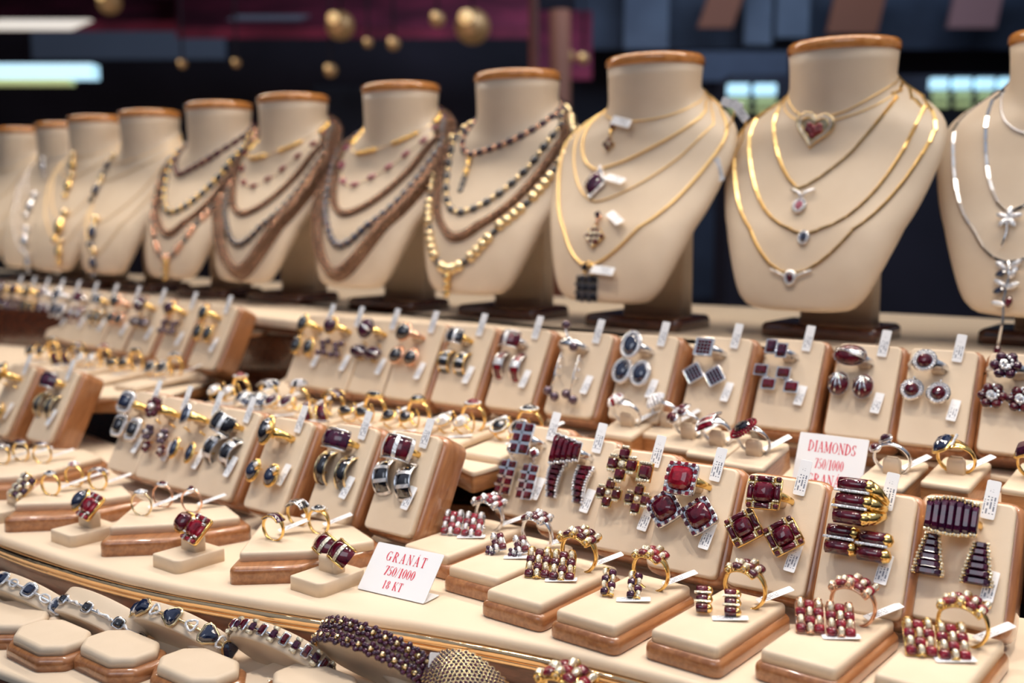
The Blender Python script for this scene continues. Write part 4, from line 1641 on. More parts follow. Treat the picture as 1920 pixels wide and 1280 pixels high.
# rings on block pads of the middle step
for a in [(1183, 819, 'basket', 'red and white basket'), (1260, 820, 'paveball', 'silver pave ball'), (1301, 844, 'petals', 'five-petal garnet'),
          (1357, 858, 'barred_oval', 'red barred oval'), (1429, 878, 'cluster', 'black oval with red cluster rim'), (1692, 915, 'toi_et_moi', 'twin-drop silver'),
          (1817, 915, 'marquise', 'big facetted dark stone gold'), (1975, 928, 'emerald_cut', 'emerald-cut dark stone gold')]:
    flat(a[0], a[1], 0.0335, 0.050 if a[0] < 1500 else 0.060, -38, a[2], a[3], Z_MID + (0.0105 if a[0] < 1500 else 0.006), 0.0160, 0.0045, 'light_wood', 12.0 if a[0] < 1500 else 7.0, False, (0.001, -0.004), tab=True, base_grow=-0.0008,
         ring_label='%s ring on a leather tab of a block pad' % a[3], pad_label='cream pad on a wooden block under the %s ring' % a[3], group='ring pads on wooden blocks', ring_s=1.15, lean=-28)
# pairs with rings on the long tray of the middle step
for a in [(937, 857, 'tray_halo', 'black oval with white halo'), (826, 843, 'tray_clear', 'red and clear oval'), (718, 833, 'tray_oval', 'plain black oval cabochon'),
          (633, 822, 'tray_navette', 'pointed black navette'), (553, 811, 'tray_band', 'yellow gold garnet band'), (487, 799, 'tray_pave', 'dark stone with pave rim'),
          (428, 788, 'tray_blue', 'blue striped silver band'), (376, 776, 'tray_clear', 'far-end red topped pale')]:
    flat(a[0], a[1], 0.040, 0.090, -36, a[2], a[3], Z_MID + 0.0062, 0, 0.006, None, 4.0, group='thin pads on the long middle tray', ring_at=(0.005, 0.018), ears=((-0.010, -0.004), (0.007, -0.001)), spin=-12, ear_tilt=34)
for i, a in enumerate([(252, 726, 'tray_halo', 'blurred small black pair'), (178, 716, 'tray_navette', 'hazy dark pair'), (118, 706, 'tray_clear', 'hazy pale pair'), (66, 698, 'tray_band', 'hazy brown pair'), (22, 690, 'tray_oval', 'far hazy pair')]):
    flat(a[0], a[1], 0.040, 0.090, -36, a[2], a[3], Z_MID + 0.0062, 0, 0.006, None, 4.0, group='thin pads on the far middle tray', pad_label='blurred thin pad, %s from the end of the far tray' % nth[i])

# ------------------------------------------------------------------ long wooden trays with thin rings, left on the low shelf
rset('thin_flower', h_stone('rect', 5.5, 5.5, 'diamond', 'silver', 1.8, 'diamond', True, 0), None, 'pale_gold', w=0.8, top=1.0)
rset('thin_halo', h_stone('oval', 6.5, 5, G, 'silver', 2.0, 'diamond', True, 0), None, 'rose_gold', w=0.8, top=1.2)
rset('thin_solitaire', h_stone('round', 4.6, 4.6, G, 'silver', 2.2, None, True, 4), None, 'rose_gold', w=0.8, top=1.0)
rset('smooth_dark', turned(h_band(8.0, 9, -58, 50, 'g', V, 'gold', 'diamond'), RZ(90)), None, 'gold', top=3.6)
rset('waved', turned(h_band(9.0, 9, -60, 60, 'gdgdg', BK, 'silver', 'diamond'), RZ(90)), None, 'gold', top=3.6)
rset('target', h_stone('round', 6.6, 6.6, BK, 'gold', 2.8, 'diamond', True, 0, True, False, 0.9), None, 'gold', top=3.6)
rset('triple', turned(h_band(7.0, 9, -45, 45, 'gdgdg', V, 'silver', 'diamond'), RZ(90)), None, 'gold', top=3.0)
rset('blue_side', h_stone('oval', 7, 5, BL, 'silver', 2.4, 'diamond', True, 0, True), None, 'gold', top=2.4)
rset('pink_pave', h_pavedome(8, 8, 'rose_gold', 'diamond', 'pink_stone'), None, 'gold', top=2.4)
rset('navette_white', h_stone('navette', 12, 6, V, 'silver', 2, None, True, 0, True), None, 'gold', top=2.0)


def long_tray(wood, pad, label, rings, base_h=0.0115, pad_h=0.0065):
    z = Z_SHELF
    t = thing('ring_tray', label, 'ring tray', Matrix.Translation(at(*wood[0], z)), 'long wooden ring trays on the low shelf')
    o = at(*wood[0], z)
    wo = [tuple((at(x, y, z + base_h) - o).xy) for x, y in wood]
    po = [tuple((at(x, y, z + base_h + pad_h) - o).xy) for x, y in pad]
    part('wooden_base', slab(rounded(wo, 0.007), 0, base_h, 0.0032, 3), 'tan_wood', t)
    part('leather_pad', slab(rounded(po, 0.004), base_h - 0.0005, base_h + pad_h, 0.002, 3), 'cream_leather', t)
    for x, y, key, yaw, nm, tg in rings:
        p = at(x, y, z + base_h + pad_h)
        M = Matrix.Translation(p + Vector((0, 0, 0.0088))) @ RZ(yaw)
        tags = [Matrix.Translation(p + Vector((0.011, 0.016, 0.006))) @ RZ(-62) @ RX(14)] if tg else []
        jewel('ring', nm, 'ring', key + '_ring', M, 'rings on the long wooden trays', tags)


long_tray([(426, 1066), (560, 1062), (722, 1024), (690, 998), (520, 966)], [(447, 1036), (585, 1031), (704, 1012), (662, 984), (505, 960)],
          'long wooden ring tray with striped rings, beside the GRANÁT card',
          [(513, 1012, 'smooth_dark', -30, 'gold ring with a smooth dark violet band front on the long tray', True), (558, 984, 'waved', -30, 'gold ring with black and white waves on the long tray', True), (598, 1000, 'target', -30, 'gold ring with a round black stone ringed in white', True)])
long_tray([(183, 1016), (330, 1010), (474, 984), (438, 958), (280, 940)], [(203, 988), (345, 980), (452, 968), (424, 946), (262, 938)],
          'middle long wooden ring tray with three thin rings',
          [(266, 966, 'thin_flower', -20, 'thin ring with a square white cluster on the middle tray', True), (306, 950, 'thin_halo', -20, 'thin rose gold ring with oval halo on the middle tray', True), (360, 960, 'thin_solitaire', -20, 'thin rose gold ring with one small round stone', True)])
long_tray([(3, 972), (150, 966), (274, 938), (236, 914), (90, 905)], [(25, 944), (150, 940), (248, 926), (226, 906), (78, 902)],
          'left long wooden ring tray with gold rings and a blue ring',
          [(96, 928, 'blue_side', -20, 'gold ring with a blue stone on the tray behind the chequer pair', True), (140, 912, 'pink_pave', -20, 'gold ring with pale pink cluster on the left tray', True), (184, 918, 'triple', -20, 'gold ring with white striped top on the left tray', True)])
long_tray([(-80, 915), (60, 912), (206, 868), (180, 848), (30, 845)], [(-60, 896), (60, 890), (192, 856), (160, 842), (30, 840)],
          'farthest long wooden ring tray, cut by the picture edge',
          [(40, 864, 'navette_white', -20, 'gold ring with a pale edged navette on the farthest tray', True), (80, 868, 'navette_white', -10, 'gold ring with a slanting navette above the blue ring', True), (4, 870, 'triple', -20, 'gold ring cut by the picture edge on the farthest tray', True)])

# small cream blocks with large jewels in front of the trays
design('big_red', J().use(h_cushion_bars(8.0, RD, 'gold', 'diamond'), RZ(0)))
design('big_red2', J().use(h_stone('cushion', 9.5, 8.5, G, 'gold', 4.0, None, True, 4, True), T()))
design('big_knot', J().use(h_band(8, 8, -60, 60, 'gdgdg', G, 'gold', 'gold_diamond'), RZ(80)))
design('big_check', J().use(h_checker(5, 4, 3.2, V, 'gold', 'gold_diamond', 11.0), Matrix.Identity(4)))
design('big_dark', J().use(h_stone('oval', 8, 10.5, BL, 'gold', 3.6, None, True, 0, True), T()))
for (px, py), a, nm, ks in [((600, 1096), -38, 'striped garnet knot', (('big_knot', -0.010, 0.006), ('big_knot', 0.006, 0.001))),
                            ((332, 1053), -38, 'red garnet clasp', (('big_red2', -0.010, 0.006), ('big_red', 0.006, 0.001))),
                            ((133, 1005), -38, 'dark red and navy', (('big_dark', -0.012, 0.006), ('big_red', 0.005, 0.001))),
                            ((-5, 962), -38, 'chequered dome', (('big_check', 0.004, 0.004),))]:
    top = Z_SHELF + 0.0095
    M = Matrix.Translation(at(px, py, top)) @ RZ(a) @ T(-0.015, 0.020, 0)
    t = thing('ring_block', 'small cream block under the %s jewels' % nm, 'display block', M, 'small cream blocks on the low shelf')
    part('block', slab(rounded([(-0.015, -0.020), (0.012, -0.020), (0.015, -0.016), (0.015, 0.020), (-0.015, 0.020)], 0.002), -0.0095, 0, 0.001, 2), 'cream_leather', t)
    part('ring_tab', slab(rrect(0.018, 0.010, 0.003), -0.001, 0.011, 0.002, 2, T(0, 0.004, 0)), 'cream_leather', t)
    for i, (k, x, y) in enumerate(ks):
        lab = '%s jewel %s on its small cream block' % (nm, ('behind its pair', 'in front')[i] if len(ks) == 2 else 'standing alone')
        jewel('cocktail_jewel', lab, 'jewel', k, M @ T(x * 1.3, y, 0.017) @ RZ(-12) @ RX(48) @ S(1.6), 'large jewels on small blocks')

# ------------------------------------------------------------------ bracelets on leaning cushions, lowest level
OCT = [(-0.027, -0.008), (-0.016, -0.0175), (0.016, -0.0175), (0.027, -0.008), (0.027, 0.008), (0.016, 0.0175), (-0.016, 0.0175), (-0.027, 0.008)]


def scale2(o, a, b):
    return [(x * a, y * b) for x, y in o]


def bracelet_stand(bx, by, cx, cy, d, label, items, blabel, la=0.046, lb=0.026, wide=0.015, lean=26):
    """Octagonal foot at pixel bx, by (nearest corner on the low level), cushion centre at pixel cx, cy and distance d."""
    F0 = at(bx, by, Z_LOW)
    M = Matrix.Translation(F0) @ RZ(-38) @ T(-0.010, 0.021, 0)
    t = thing('bracelet_stand', label, 'bracelet stand', M, 'octagonal bracelet stands on the lowest shelf')
    part('wooden_base', slab(rounded(scale2(OCT, 1.16, 1.2), 0.002, 2), 0, 0.0085, 0.004, 3), 'tan_wood', t)
    part('leather_pad', slab(rounded(OCT, 0.002, 2), 0.0083, 0.0145, 0.003, 3), 'cream_leather', t)
    a = Vector((0.86, -0.50, -0.10)).normalized()
    u = Vector((0.10, -0.30, 0.95))
    u = (u - a * u.dot(a)).normalized()
    u = (Matrix.Rotation(R(lean), 4, a).to_3x3() @ u)
    n = a.cross(u)
    c = far(cx, cy, d)
    CM = Matrix(((a.x, u.x, n.x, c.x), (a.y, u.y, n.y, c.y), (a.z, u.z, n.z, c.z), (0, 0, 0, 1)))
    L = M.inverted() @ CM
    o = [(la * math.cos(2 * math.pi * i / 44), lb * math.sin(2 * math.pi * i / 44)) for i in range(44)]
    part('leaning_cushion', slab(o, -wide / 2, wide / 2, 0.0012, 2, L, None, 0.0012), 'cream_leather', t)
    q0 = M.inverted() @ (c - u * lb * 0.35)
    part('support_arm', tube([(0, 0.009, 0.006), (q0.x * 0.5, 0.009 + (q0.y - 0.009) * 0.6, 0.004 + q0.z * 0.4), tuple(q0)], 0.0045, 8), 'cream_leather', t)
    b = thing('bracelet', blabel, 'bracelet', CM, 'bracelets on the lowest shelf')
    items(b, la, lb, wide)


def rim(la, lb, ang, off=0.0):
    """Frame on the cushion's edge at the angle ang: x along the edge, y across, z outward."""
    c, s = math.cos(R(ang)), math.sin(R(ang))
    p = Vector((la * c, lb * s, 0))
    n = Vector((c / la, s / lb, 0)).normalized()
    tg = Vector((n.y, -n.x, 0))
    y = n.cross(tg)
    p = p + n * off
    return Matrix(((tg.x, y.x, n.x, p.x), (tg.y, y.y, n.y, p.y), (tg.z, y.z, n.z, p.z), (0, 0, 0, 1)))


def strung(key_a, key_b, angs, sa=1.0, sb=1.0, metal='silver', off=0.002, rot=0, y=0.0):
    def f(b, la, lb, wide):
        part('link_chain', tube([tuple((rim(la, lb, a, 0.001) @ T(0, y, 0)).translation) for a in range(0, 361, 6)], 0.0011, 6), metal, b)
        for i, a in enumerate(angs):
            k, s_ = (key_a, sa) if i % 2 == 0 else (key_b, sb)
            if k is None:
                continue
            q = DES[k]
            M = rim(la, lb, a, off) @ T(0, y, 0) @ RZ(rot + 180 * (i % 4 // 2 if rot else 0)) @ S(s_)
            main = [m for m in q if m[0] == 'setting'][0]
            o = put('link', main[1], b, M)
            for nm, me in q:
                if me is not main[1]:
                    put(nm, me, o)
    return f


design('sq_blue', h_stone('cushion', 8.0, 8.0, BL, 'silver', 2.4, 'diamond', True, 0, False, False, 0.6))
j = J()
m_ = MB()
tube(ring_path(4.2, 3.0, 16), 0.9, 6, True, m_)
tube([(-9, 0, -0.6), (-4, 0, 0.2)], 0.8, 5, False, m_)
tube([(4, 0, 0.2), (9, 0, -0.6)], 0.8, 5, False, m_)
j.p('setting', m_, 'diamond')
design('oval_link', j)
design('sq_dark', h_stone('cushion', 6.2, 6.2, BK, 'silver', 2.4, None, True, 0, False, True))
j = J()
m_ = MB()
tube([(-7, 1.2, 0), (-3, -0.8, 0.5), (3, 0.8, 0.5), (7, -1.2, 0)], 1.0, 6, False, m_)
j.p('setting', m_, 'diamond')
design('wave_link', j)
design('trillion', h_stone('trillion', 13.5, 13.5, BL, 'pale_gold', 4.0, None, True, 0, False, True))
j = J()
m_ = MB()
o = outline('trillion', 9, 9)
tube([(x, y, 0.4) for x, y in o], 1.0, 6, True, m_)
j.p('setting', m_, 'diamond')
design('open_trillion', j)
design('rect_garnet', J().use(h_stone('rect', 5.2, 9.5, G, 'silver', 2.6, None, True, 0), T(0, 0, 0.6)))
j = J()
m_ = MB()
for y in (-4.6, 4.6):
    tube([(-2.2, y, 0.4), (2.2, y, 0.4)], 1.5, 7, False, m_)
j.p('setting', m_, 'gold_diamond').use(J().p('gemstone', gem('rect', 5.4, 6.4, 1.6, T(0, 0, 0.2)), V), Matrix.Identity(4))
design('bead_link', j)
design('flower_link', h_flower(5.2, V, 'gold', 'pale_gold', 6, False))

bracelet_stand(-20, 1212, -72, 1092, 0.735, 'octagonal bracelet stand cut by the left picture edge', strung('oval_link', 'sq_dark', [150, 120, 90, 60, 30, 5], 0.7, 0.7), 'silver bracelet beyond the left picture edge', 0.036, 0.017)
bracelet_stand(55, 1254, 58, 1124, 0.712, 'octagonal bracelet stand with silver oval link bracelet', strung('oval_link', 'sq_blue', [168, 150, 132, 112, 92, 70, 48, 28, 10], 0.9, 0.98), 'silver link bracelet with square blue stones in white halos', 0.040, 0.018, 0.014)
bracelet_stand(185, 1277, 190, 1162, 0.684, 'octagonal bracelet stand with dark cube bracelet', strung('sq_dark', 'wave_link', [166, 146, 126, 106, 86, 64, 44, 24, 6], 1.0, 0.9, y=-0.002), 'thin silver bracelet with small dark cushion stones', 0.039, 0.018, 0.020)
bracelet_stand(335, 1318, 343, 1184, 0.655, 'octagonal bracelet stand with black trillion bracelet', strung('trillion', 'open_trillion', [170, 150, 130, 108, 86, 62, 40, 20, 2], 1.0, 0.92, 'pale_gold', rot=90), 'bracelet of large facetted blue black trillion stones', 0.039, 0.018, 0.014)
bracelet_stand(560, 1352, 526, 1220, 0.622, 'octagonal bracelet stand with garnet and diamond bracelet', strung('rect_garnet', 'bead_link', list(range(172, -20, -13)), 0.72, 0.85, 'silver', 0.0026), 'broad bracelet of rectangular garnets with diamond edges', 0.036, 0.020, 0.013)


def flowers(b, la, lb, wide):
    q = DES['flower_link']
    for i, a in enumerate(range(172, -20, -12)):
        for r_, y in enumerate((-0.0046, 0.0046)):
            M = rim(la, lb, a + (6 if r_ else 0), 0.0026) @ T(0, y, 0) @ RZ(i * 20)
            main = [m for m in q if m[0] == 'setting'][0]
            o = put('flower_link', main[1], b, M)
            for nm, me in q:
                if me is not main[1]:
                    put(nm, me, o)
    put('price_tag', TAGM, b, rim(la, lb, 14, 0.0085) @ RZ(30))


bracelet_stand(760, 1400, 702, 1232, 0.598, 'bracelet stand carrying the garnet flower bracelet', flowers, 'wide gold bracelet of garnet flowers with round gold centres', 0.038, 0.020, 0.014)


def pavecuff(b, la, lb, wide):
    cuff, st = MB(), MB()
    rows_ = 11
    for i, a in enumerate(range(165, 5, -5)):
        for r_ in range(rows_):
            y = (r_ - (rows_ - 1) / 2 + (0.5 if i % 2 else 0)) * 0.0024 * (1 - abs(a - 85) / 260)
            lift = 0.0042 * (1 - ((r_ - 5) / 6.0) ** 2)
            M = rim(la, lb, a, 0.001 + lift) @ T(0, y, 0)
            ball(0.00105, M, st, 6, 4)
            tube([tuple(M @ Vector((0.0014 * math.cos(t), 0.0014 * math.sin(t), 0))) for t in [k * math.pi / 3 for k in range(6)]], 0.0004, 4, True, cuff)
    v, f = [], []
    for i, a in enumerate(range(170, 0, -5)):
        for r_ in range(9):
            s = (r_ - 4) / 4
            v.append(rim(la, lb, a, 0.0002 + 0.0042 * (1 - s * s)) @ Vector((0, s * 0.0145 * (1 - abs(a - 85) / 260), 0)))
    for i in range(33):
        for r_ in range(8):
            k = i * 9 + r_
            f.append((k, k + 1, k + 10, k + 9))
    cuff.add(v, f, True)
    part('cuff', cuff, 'pale_gold', b)
    part('dark_pave', st, 'violet_garnet', b)


bracelet_stand(980, 1460, 874, 1300, 0.575, 'bracelet stand carrying the honeycomb pave cuff', pavecuff, 'domed pale gold cuff with a honeycomb of dark stones', 0.0235, 0.021, 0.013)

# two jewels that only just rise into the picture at the bottom
for px, py, d, key, lab, s_ in [(508, 1272, 0.60, 'check_small_ring', 'small gold and garnet ring below the garnet bracelet', 0.8), (1062, 1281, 0.545, 'check_gold_ring', 'gold and garnet ring top rising into the bottom edge', 1.7)]:
    p = far(px, py, d)
    M = Matrix.Translation(p) @ RZ(-38)
    jewel('ring', lab, 'ring', key, M @ T(0, 0, -0.009) @ S(s_), 'rings on the lowest shelf')
    t = thing('ring_pad', 'cream pad carrying the %s' % lab.split(' ring')[0] + ' ring on the lowest shelf', 'display pad', Matrix.Translation((p.x, p.y, EYE + Z_LOW)) @ RZ(-38))
    h = p.z - 0.016 - (EYE + Z_LOW)
    part('leather_pad', slab(rrect(0.036, 0.046, 0.004), 0, max(0.006, h), 0.002, 3), 'cream_leather', t)

# ------------------------------------------------------------------ price cards with red serif lettering
GLY = {
    'D': (.74, [('l', .14, 0, .14, 1), ('a', .14, .5, .52, .5, -90, 90), ('s', .02, 0, .3), ('s', .02, 1, .3)]),
    'I': (.40, [('l', .2, 0, .2, 1), ('s', .04, 0, .32), ('s', .04, 1, .32)]),
    'A': (.74, [('t', .08, 0, .36, 1), ('l', .62, 0, .36, 1), ('h', .2, .33, .34), ('s', -.02, 0, .24), ('s', .48, 0, .28)]),
    'M': (.92, [('t', .12, 0, .12, 1), ('l', .12, 1, .44, .08), ('t', .44, .08, .76, 1), ('l', .78, 0, .78, 1), ('s', 0, 0, .26), ('s', .64, 0, .28), ('s', 0, 1, .2), ('s', .7, 1, .22)]),
    'O': (.78, [('a', .39, .5, .32, .5, 0, 360)]),
    'N': (.76, [('t', .12, 0, .12, 1), ('l', .12, 1, .64, 0), ('t', .64, 0, .64, 1), ('s', 0, 0, .26), ('s', 0, 1, .2), ('s', .5, 1, .28)]),
    'S': (.58, [('a', .29, .74, .2, .25, 30, 270), ('a', .27, .25, .22, .25, -150, 90), ('t', .47, .72, .47, .98), ('t', .06, .02, .06, .28)]),
    'G': (.78, [('a', .40, .5, .32, .5, 50, 330), ('l', .66, .06, .66, .42), ('s', .5, .42, .3), ('t', .66, .72, .66, .98)]),
    'R': (.76, [('l', .14, 0, .14, 1), ('a', .2, .74, .34, .25, -90, 90), ('l', .3, .5, .62, 0), ('s', .02, 0, .28), ('s', .02, 1, .3), ('s', .52, 0, .24), ('h', .14, .49, .2)]),
    'T': (.68, [('l', .34, 0, .34, 1), ('h', .04, 1, .6), ('s', .2, 0, .3), ('t', .05, .78, .05, 1), ('t', .63, .78, .63, 1)]),
    'K': (.76, [('l', .14, 0, .14, 1), ('t', .14, .38, .6, 1), ('l', .3, .55, .62, 0), ('s', .02, 0, .28), ('s', .02, 1, .28), ('s', .48, 1, .24), ('s', .5, 0, .26)]),
    '7': (.52, [('h', .06, .97, .4), ('l', .44, .97, .2, 0), ('t', .06, .8, .06, .97)]),
    '5': (.52, [('a', .22, .31, .22, .31, -150, 110), ('t', .12, .52, .16, .97), ('h', .14, .97, .32)]),
    '0': (.54, [('a', .27, .5, .2, .5, 0, 360)]),
    '1': (.46, [('l', .24, 0, .24, 1), ('s', .1, 0, .28), ('t', .08, .86, .24, 1)]),
    '8': (.54, [('a', .27, .75, .17, .25, 0, 360), ('a', .27, .26, .2, .26, 0, 360)]),
    '/': (.34, [('t', .04, -.05, .3, 1.03)]),
    ' ': (.34, []),
}


def glyph(mb, ch, x0, y0, h, sx, M, bold=1.0):
    accent = ch == 'Á'
    w, st = GLY['A' if accent else ch]
    W, t = 0.17 * bold, 0.055 * bold
    st = list(st)
    if accent:
        st.append(('t', .36, 1.08, .46, 1.25))

    def quad(p):
        mb.add([(x0 + x * h * sx, y0 + y * h, 0.0) for x, y in p], [(0, 1, 2, 3)], False, M)
    for s in st:
        if s[0] in 'lt':
            q = (W if s[0] == 'l' else t) / 2
            quad([(s[1] - q, s[2]), (s[1] + q, s[2]), (s[3] + q, s[4]), (s[3] - q, s[4])])
        elif s[0] in 'sh':
            quad([(s[1], s[2] - t / 2), (s[1] + s[3], s[2] - t / 2), (s[1] + s[3], s[2] + t / 2), (s[1], s[2] + t / 2)])
        else:
            cx, cy, rx, ry, a0, a1 = s[1:]
            k = max(6, int(abs(a1 - a0) / 15))
            pts = []
            for i in range(k + 1):
                a = R(a0 + (a1 - a0) * i / k)
                c, sn = math.cos(a), math.sin(a)
                q = t / 2 + (W - t) / 2 * abs(c) ** 1.4
                pts.append(((cx + (rx - t / 2 + q * 0) * c - q * c, cy + (ry - t / 2) * sn - t / 2 * sn), (cx + (rx - t / 2) * c + q * c, cy + (ry - t / 2) * sn + t / 2 * sn)))
            for i in range(k):
                quad([pts[i][0], pts[i][1], pts[i + 1][1], pts[i + 1][0]])
    return w * h * sx


def text_width(s, h, sx, sp):
    return sum(GLY['A' if c == 'Á' else c][0] * h * sx + sp for c in s) - sp


def tent_card(name, label, BLp, BRp, TLp, z, lines, w=None, hgt=None, flap=True, tilt=60):
    a, b = at(*BLp, z), at(*BRp, z)
    w = (b - a).length
    yaw = math.degrees(math.atan2(b.y - a.y, b.x - a.x))
    M = Matrix.Translation(a) @ RZ(yaw) @ RX(tilt)
    t = thing(name, label, 'price card', M, 'white price cards')
    part('card', slab(rrect(w, hgt, 0.0012, 2), -0.0006, 0.0, 0.0001, 1, T(w / 2, hgt / 2, 0.0003)), 'paper', t)
    if flap:
        part('back_flap', slab(rrect(w, 0.016, 0.001, 2), -0.0003, 0.0003, 0.0001, 1, RX(-tilt) @ T(w / 2, 0.009, 0.0004)), 'paper', t)
    for txt, yc, h, sx, sp, xo in lines:
        mb = MB()
        x = (w - text_width(txt, h, sx, sp)) / 2 + xo
        for c in txt:
            x += glyph(mb, c, x, yc - h / 2, h, sx, T(0, 0, 0.00045)) + sp
        part('red_lettering', mb, 'red_ink', t)
    return t


tent_card('price_card', 'white card with red GRANÁT 750/1000 18 KT on the shelf edge', (670, 1103), (795, 1132), (730, 1025), Z_SHELF + 0.0006,
          [('GRANÁT', 0.0262, 0.0068, 0.80, 0.0016, 0.0005), ('750/1000', 0.0162, 0.0066, 0.88, 0.0002, 0.0), ('18 KT', 0.0068, 0.0056, 0.85, 0.0006, -0.001)], hgt=0.0345, tilt=48)
tent_card('price_card', 'white card with red DIAMONDS 750/1000 GRANÁT among the ring blocks', (1482, 912), (1612, 932), (1502, 808), Z_MID - 0.011,
          [('DIAMONDS', 0.0335, 0.0082, 0.72, 0.0004, 0.0), ('750/1000', 0.0205, 0.0078, 0.66, 0.0002, 0.0), ('GRANÁT', 0.0085, 0.0082, 0.75, 0.0005, 0.0)], hgt=0.043, tilt=66)

# ------------------------------------------------------------------ shelves, steps and fronts of the showcase


def shelf_from(name, label, cat, px, z, thick, bev, edge=None, edge_h=0.0, edge_in=0.0):
    o = P2(px, z)
    t = thing(name, label, cat, Matrix.Identity(4))
    part('covered_top', slab(rounded(o, 0.006), EYE + z - thick, EYE + z, bev, 3, None, None, bev * 0.5), 'cream_cloth', t)
    if edge:
        part('wooden_edge', slab(inset(ccw(rounded(o, 0.006)), edge_in), EYE + z - thick - edge_h, EYE + z - thick + 0.0004, 0.0005, 1), edge, t)
    return t


REAR = shelf_from('rear_shelf', 'cream covered rear shelf carrying the row of busts', 'shelf',
           [(-200, 530), (0, 541), (300, 567), (460, 589), (560, 600), (760, 608), (990, 624), (1200, 641), (1400, 655), (1640, 669), (1840, 690), (2150, 730), (2150, 615), (1920, 600), (1740, 590), (1290, 570), (700, 535), (500, 527), (200, 512), (-200, 497)],
           Z_BUST, 0.012, 0.004, 'dark_wood', 0.012, 0.004)
shelf_from('middle_step', 'cream topped wooden step under the upper stands and thin pads', 'display step',
           [(352, 772), (480, 806), (600, 834), (760, 852), (850, 868), (886, 885), (1014, 848), (1130, 806), (1330, 818), (1500, 832), (1700, 856), (2080, 935), (2080, 880), (1700, 800), (1200, 764), (800, 711), (545, 700), (505, 728)],
           Z_MID, 0.004, 0.0015, 'light_wood', 0.013, 0.001)
shelf_from('block_step', 'lower cream step under the wooden ring blocks', 'display step',
           [(1018, 872), (1200, 885), (1500, 925), (1760, 955), (2080, 1000), (2080, 880), (1700, 830), (1200, 800), (1040, 830)],
           Z_MID - 0.0125, 0.004, 0.0015, 'light_wood', 0.006, 0.001)
shelf_from('far_step', 'blurred cream topped step beyond the dark gap', 'display step',
           [(-150, 738), (150, 744), (318, 741), (414, 706), (440, 682), (300, 654), (-150, 612)],
           Z_MID, 0.004, 0.0015, 'light_wood', 0.014, 0.001)
EDGE = [(-260, 890), (-120, 950), (0, 1006), (133, 1050), (233, 1077), (333, 1098), (500, 1126), (640, 1147), (773, 1165), (907, 1188), (1040, 1214), (1140, 1238), (1280, 1274), (1420, 1318), (1560, 1372), (1700, 1440), (1850, 1530)]
back = [(2300, 1300), (2000, 1165), (1800, 1140), (1640, 1115), (1440, 1064), (1160, 998), (985, 950), (740, 938), (500, 900), (240, 840), (150, 806), (0, 775), (-260, 745)]
lo = P2(EDGE + back, Z_SHELF)
t = thing('front_shelf', 'curved cream front shelf with gilt rail along its edge', 'shelf', Matrix.Identity(4))
part('covered_top', slab(lo, EYE + Z_SHELF - 0.0075, EYE + Z_SHELF, 0.004, 4, None, None, 0.002), 'cream_cloth', t)
edge_pts = P2(EDGE, Z_SHELF)


def smooth(pts, n=6):
    out = []
    for i in range(len(pts) - 1):
        p0, p1, p2, p3 = [Vector(pts[max(0, min(len(pts) - 1, i + q))]) for q in (-1, 0, 1, 2)]
        for k in range(n):
            s = k / n
            out.append(0.5 * ((2 * p1) + (p2 - p0) * s + (2 * p0 - 5 * p1 + 4 * p2 - p3) * s * s + (3 * p1 - p0 - 3 * p2 + p3) * s ** 3))
    out.append(Vector(pts[-1]))
    return out


sm = smooth(edge_pts)
nrm = []
for i in range(len(sm)):
    d = sm[min(i + 1, len(sm) - 1)] - sm[max(i - 1, 0)]
    nrm.append(Vector((d.y, -d.x)).normalized())
if nrm[len(nrm) // 2].y > 0:
    nrm = [-q for q in nrm]
rail = [(p.x + n.x * 0.0005, p.y + n.y * 0.0005, EYE + Z_SHELF - 0.0098) for p, n in zip(sm, nrm)]
part('gilt_rail', tube(rail, 0.0030, 10), 'chrome_gold', t, None, 'shiny gilt rail')
rail2 = [(p.x - n.x * 0.001, p.y - n.y * 0.001, EYE + Z_SHELF - 0.0148) for p, n in zip(sm, nrm)]
part('gilt_rail', tube(rail2, 0.0020, 8), 'chrome_gold', t, None, 'shiny gilt rail')
v, f = [], []
for p, n in zip(sm, nrm):
    for dz, off in ((-0.007, -0.003), (-0.048, -0.003), (-0.048, -0.012), (-0.007, -0.012)):
        v.append((p.x + n.x * off, p.y + n.y * off, EYE + Z_SHELF + dz))
for i in range(len(sm) - 1):
    for q in range(4):
        a, b = i * 4 + q, i * 4 + (q + 1) % 4
        f.append((a, a + 4, b + 4, b))
part('wooden_fascia', MB().add(v, f, False), 'fascia_wood', t, None, 'dark reddish wooden fascia')
low_px = [(-300, 1160), (-120, 1215), (68, 1283), (260, 1362), (700, 1560), (1300, 1900), (1700, 1900), (1500, 1330), (1140, 1270), (800, 1210), (500, 1170), (233, 1130), (0, 1075), (-300, 960)]
shelf_from('lowest_shelf', 'cream lowest shelf under the bracelets', 'shelf', low_px, Z_LOW, 0.006, 0.003, 'fascia_wood', 0.03, 0.002)

